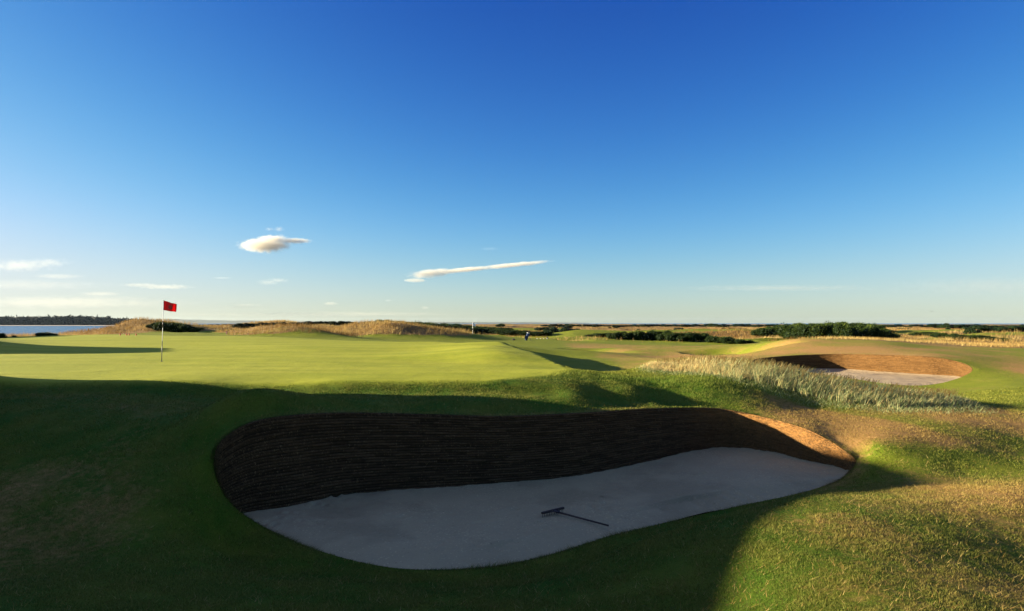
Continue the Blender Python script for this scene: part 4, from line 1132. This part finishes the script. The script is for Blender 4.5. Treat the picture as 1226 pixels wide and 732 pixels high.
# ---------------------------------------------------------------- clouds: real volumes far off and high up
def cloud(px, py, wpx, hpx, D, lobes, dens, label, seed=0, amp=.9, nscale=1.6, group=None, bias=0, detail=6, edge=.12, depth=.45, shear=0, name='cloud', kind=None):
    """lobes: (x, z, rx, rz) in -1..1 of the box; D: distance"""
    X, Y, Z = P(px, py, D); sx = wpx / 2 * D / F; sz = hpx / 2 * D / F; sy = sx * depth
    bm = bmesh.new(); bmesh.ops.create_icosphere(bm, subdivisions=3, radius=1.0)
    for v in bm.verts: v.co = Vector((v.co.x * sx * 1.35, v.co.y * sy * 1.35, v.co.z * sz * 1.75))
    m = bpy.data.materials.new('cloud'); m.use_nodes = True; nt = m.node_tree
    for n_ in list(nt.nodes):
        if n_.type == 'BSDF_PRINCIPLED': nt.nodes.remove(n_)
    out = nt.nodes['Material Output']
    tc = N(nt, 'ShaderNodeTexCoord'); mp = N(nt, 'ShaderNodeMapping'); mp.inputs['Scale'].default_value = (1/sx, 1/sy, 1/sz)
    nt.links.new(tc.outputs['Object'], mp.inputs[0])
    nz = N(nt, 'ShaderNodeTexNoise'); nz.inputs['Scale'].default_value = nscale; nz.inputs['Detail'].default_value = detail; nz.inputs['Roughness'].default_value = .62
    nz.noise_dimensions = '4D'; nz.inputs['W'].default_value = seed * 3.7
    mp2 = N(nt, 'ShaderNodeMapping'); st = min(sx / sz, 6) ** .75; mp2.inputs['Scale'].default_value = (1/sx*st, 1/sy*st*.6, 1/sz)
    nt.links.new(tc.outputs['Object'], mp2.inputs[0]); nt.links.new(mp2.outputs[0], nz.inputs['Vector'])
    best = None
    for (lx, lz, rx, rz) in lobes:
        a = N(nt, 'ShaderNodeMapping'); a.vector_type = 'POINT'
        a.inputs['Location'].default_value = (-lx/rx, 0, -lz/rz); a.inputs['Scale'].default_value = (1/rx, 1/max(rx, .4), 1/rz)
        nt.links.new(mp.outputs[0], a.inputs[0])
        ln = N(nt, 'ShaderNodeVectorMath', operation='LENGTH'); nt.links.new(a.outputs[0], ln.inputs[0])
        v = mth(nt, 'SUBTRACT', 1.0, ln.outputs['Value'])
        if best is None: best = v
        else:
            q = N(nt, 'ShaderNodeMath', operation='SMOOTH_MAX'); q.inputs[2].default_value = .25
            nt.links.new(best, q.inputs[0]); nt.links.new(v, q.inputs[1]); best = q.outputs[0]
    if bias: best = mth(nt, 'SUBTRACT', best, bias)
    d = mth(nt, 'ADD', best, mth(nt, 'MULTIPLY', mth(nt, 'SUBTRACT', nz.outputs['Fac'], .5), amp * 2))
    d = mth(nt, 'MULTIPLY', mth(nt, 'DIVIDE', d, edge), 1.0, True)
    # fade to nothing inside the hull
    lnh = N(nt, 'ShaderNodeVectorMath', operation='LENGTH'); mh = N(nt, 'ShaderNodeMapping'); mh.inputs['Scale'].default_value = (1/1.3, 1/1.3, 1/1.65)
    nt.links.new(mp.outputs[0], mh.inputs[0]); nt.links.new(mh.outputs[0], lnh.inputs[0])
    hf = mth(nt, 'MULTIPLY', mth(nt, 'SUBTRACT', 1.0, lnh.outputs['Value']), 4.0, True)
    d = mth(nt, 'MULTIPLY', mth(nt, 'MULTIPLY', d, hf), dens)
    pv = N(nt, 'ShaderNodeVolumePrincipled'); pv.inputs['Color'].default_value = (.93, .875, .76, 1); pv.inputs['Anisotropy'].default_value = .25
    nt.links.new(d, pv.inputs['Density']); nt.links.new(pv.outputs[0], out.inputs['Volume'])
    o = bm_obj(name, bm, m, None); o.location = (X, Y, Z); o.rotation_euler = (0, shear, 0)
    tag(o, label, None if kind else 'cloud', group, kind); return o
DC = 14000
cloud(329, 292, 82, 22, DC, [(-.30, -.20, .78, .80), (-.05, .30, .55, .65), (.60, .30, .5, .32)], .009, 'bright cream cloud with a tapered end floating above the putting green', 1, .8, 2.4, edge=.6)
cloud(329, 275, 26, 9, DC, [(-.5, .1, .4, .5), (.4, .1, .5, .7)], .004, 'faint feathery wisp just above the bright cream cloud', 2, 1.6, 3.2, bias=0.1, edge=.8)
cloud(570, 322, 174, 20, DC, [(-.62, 0, .34, .55), (-.15, .0, .55, .30), (.5, .0, .52, .30)], .009, 'long thin cream cloud streak with a thicker tail end', 3, .75, 2.4, edge=.6, shear=-.10, depth=.2)
cloud(497, 336, 34, 7, DC, [(0, 0, 1, .9)], .003, 'small cloud scrap under the thick end of the long cream streak', 4, .4, 1.6, edge=.15, bias=0.18)
cloud(328, 337, 44, 12, DC, [(-.3, -.2, .8, .7), (.2, .2, .8, .6)], .0012, 'small ragged cloud below the bright cream cloud', 5, 1.3, 2.6, edge=.8, bias=0.18)
cloud(190, 343, 96, 12, DC, [(-.45, .25, .6, .5), (.15, -.1, .85, .65)], .0012, 'grey based flat cloud above the red flag', 6, 1.0, 2.4, edge=.8, bias=0.18)
cloud(35, 318, 110, 24, DC, [(-.2, .0, .9, .7), (.4, .3, .6, .5)], 0.0006, 'ragged streaky cloud high over the water and the pine wood', 7, 1.5, 2.8, edge=.8, bias=0.18)
cloud(396, 363.5, 28, 7, DC, [(0, 0, .9, .8)], .0016, 'tiny oval cloud low over the tan dunes', 8, .6, 1.8, edge=.5, bias=0.18)
cloud(465, 360, 13, 5, DC, [(0, 0, .9, .8)], .0014, 'tiny puff of cloud over the skyline bush', 9, .5, 1.8, edge=.5, bias=0.18)
cloud(509, 369, 15, 8, DC, [(0, .1, .9, .8)], .0016, 'tiny low puff of cloud over the dark scrub belt', 10, .6, 1.8, edge=.5, bias=0.18)
cloud(586, 298, 34, 8, DC, [(0, 0, .9, .7)], .0004, 'very faint wisp above the long cream streak', 11, .8, 2, edge=.6, bias=0.18)
cloud(70, 331, 70, 9, DC, [(0, 0, .95, .8)], .0006, 'thin torn streak under the ragged cloud over the water', 21, 1.2, 2.8, edge=.8, bias=.1)
cloud(120, 352, 60, 8, DC, [(0, 0, .95, .8)], .0007, 'thin torn streak between the red flag and the pine wood', 22, 1.2, 2.8, edge=.8, bias=.1)
cloud(290, 366, 60, 7, DC, [(0, 0, .95, .8)], .0006, 'thin torn streak low above the gap in the dunes', 23, 1.2, 2.8, edge=.8, bias=.1)
cloud(266, 333, 34, 5, DC, [(0, 0, .9, .7)], .0008, 'very faint streak between the ragged clouds', 12, .7, 2, edge=.6, bias=0.18)
# thin banks near the horizon, nothing one could count
cloud(90, 362, 360, 26, DC, [(0, 0, 1, .8)], .0002, 'thin warm streaky cloud bank low in the sky over the water', 13, 1.1, 3.4, name='low_cloud_bank', kind='stuff', depth=.25, edge=.6, bias=0.25)
cloud(60, 341, 320, 22, DC, [(-.2, 0, .9, .8)], .00012, 'thin warm streaks of cloud above the low bank over the water', 17, 1.1, 3.4, name='low_cloud_bank', kind='stuff', depth=.25, edge=.6, bias=0.25)
cloud(380, 376, 440, 12, DC, [(0, 0, 1, .7)], .0002, 'thin pale cloud bank just over the far hills', 14, 1.0, 3.4, name='low_cloud_bank', kind='stuff', depth=.25, edge=.6, bias=0.25)
cloud(950, 345, 330, 18, DC, [(-.1, 0, .95, .6)], .0003, 'thin pale veil of cloud over the flat far links', 15, .95, 3.0, name='thin_cloud_veil', kind='stuff', depth=.25, edge=.7, bias=0.25)
cloud(1150, 345, 330, 44, DC, [(.2, .1, .9, .7)], .0002, 'thin pale veil of cloud over the flat far links', 16, .95, 2.6, name='thin_cloud_veil', kind='stuff', depth=.25, edge=.7, bias=0.25)

# ---------------------------------------------------------------- air
def haze():
    bm = bmesh.new(); hx = 12000; zb = SEA - 4; zt = 80
    zb = min(zb, -14)
    box(bm, (0, 0, (zb + zt) / 2), (2*hx, 2*hx, zt - zb))
    m = bpy.data.materials.new('haze'); m.use_nodes = True; nt = m.node_tree
    for n_ in list(nt.nodes):
        if n_.type == 'BSDF_PRINCIPLED': nt.nodes.remove(n_)
    pv = N(nt, 'ShaderNodeVolumePrincipled'); pv.inputs['Color'].default_value = (.62, .80, 1, 1)
    pv.inputs['Density'].default_value = 1.5e-5; pv.inputs['Anisotropy'].default_value = .2
    nt.links.new(pv.outputs[0], nt.nodes['Material Output'].inputs['Volume'])
    o = bm_obj('haze', bm, m); tag(o, 'clear evening air thickening over the far hills', kind='stuff')
haze()
SC.cycles.volume_bounces = 4; SC.cycles.volume_step_rate = .35; SC.cycles.volume_max_steps = 256
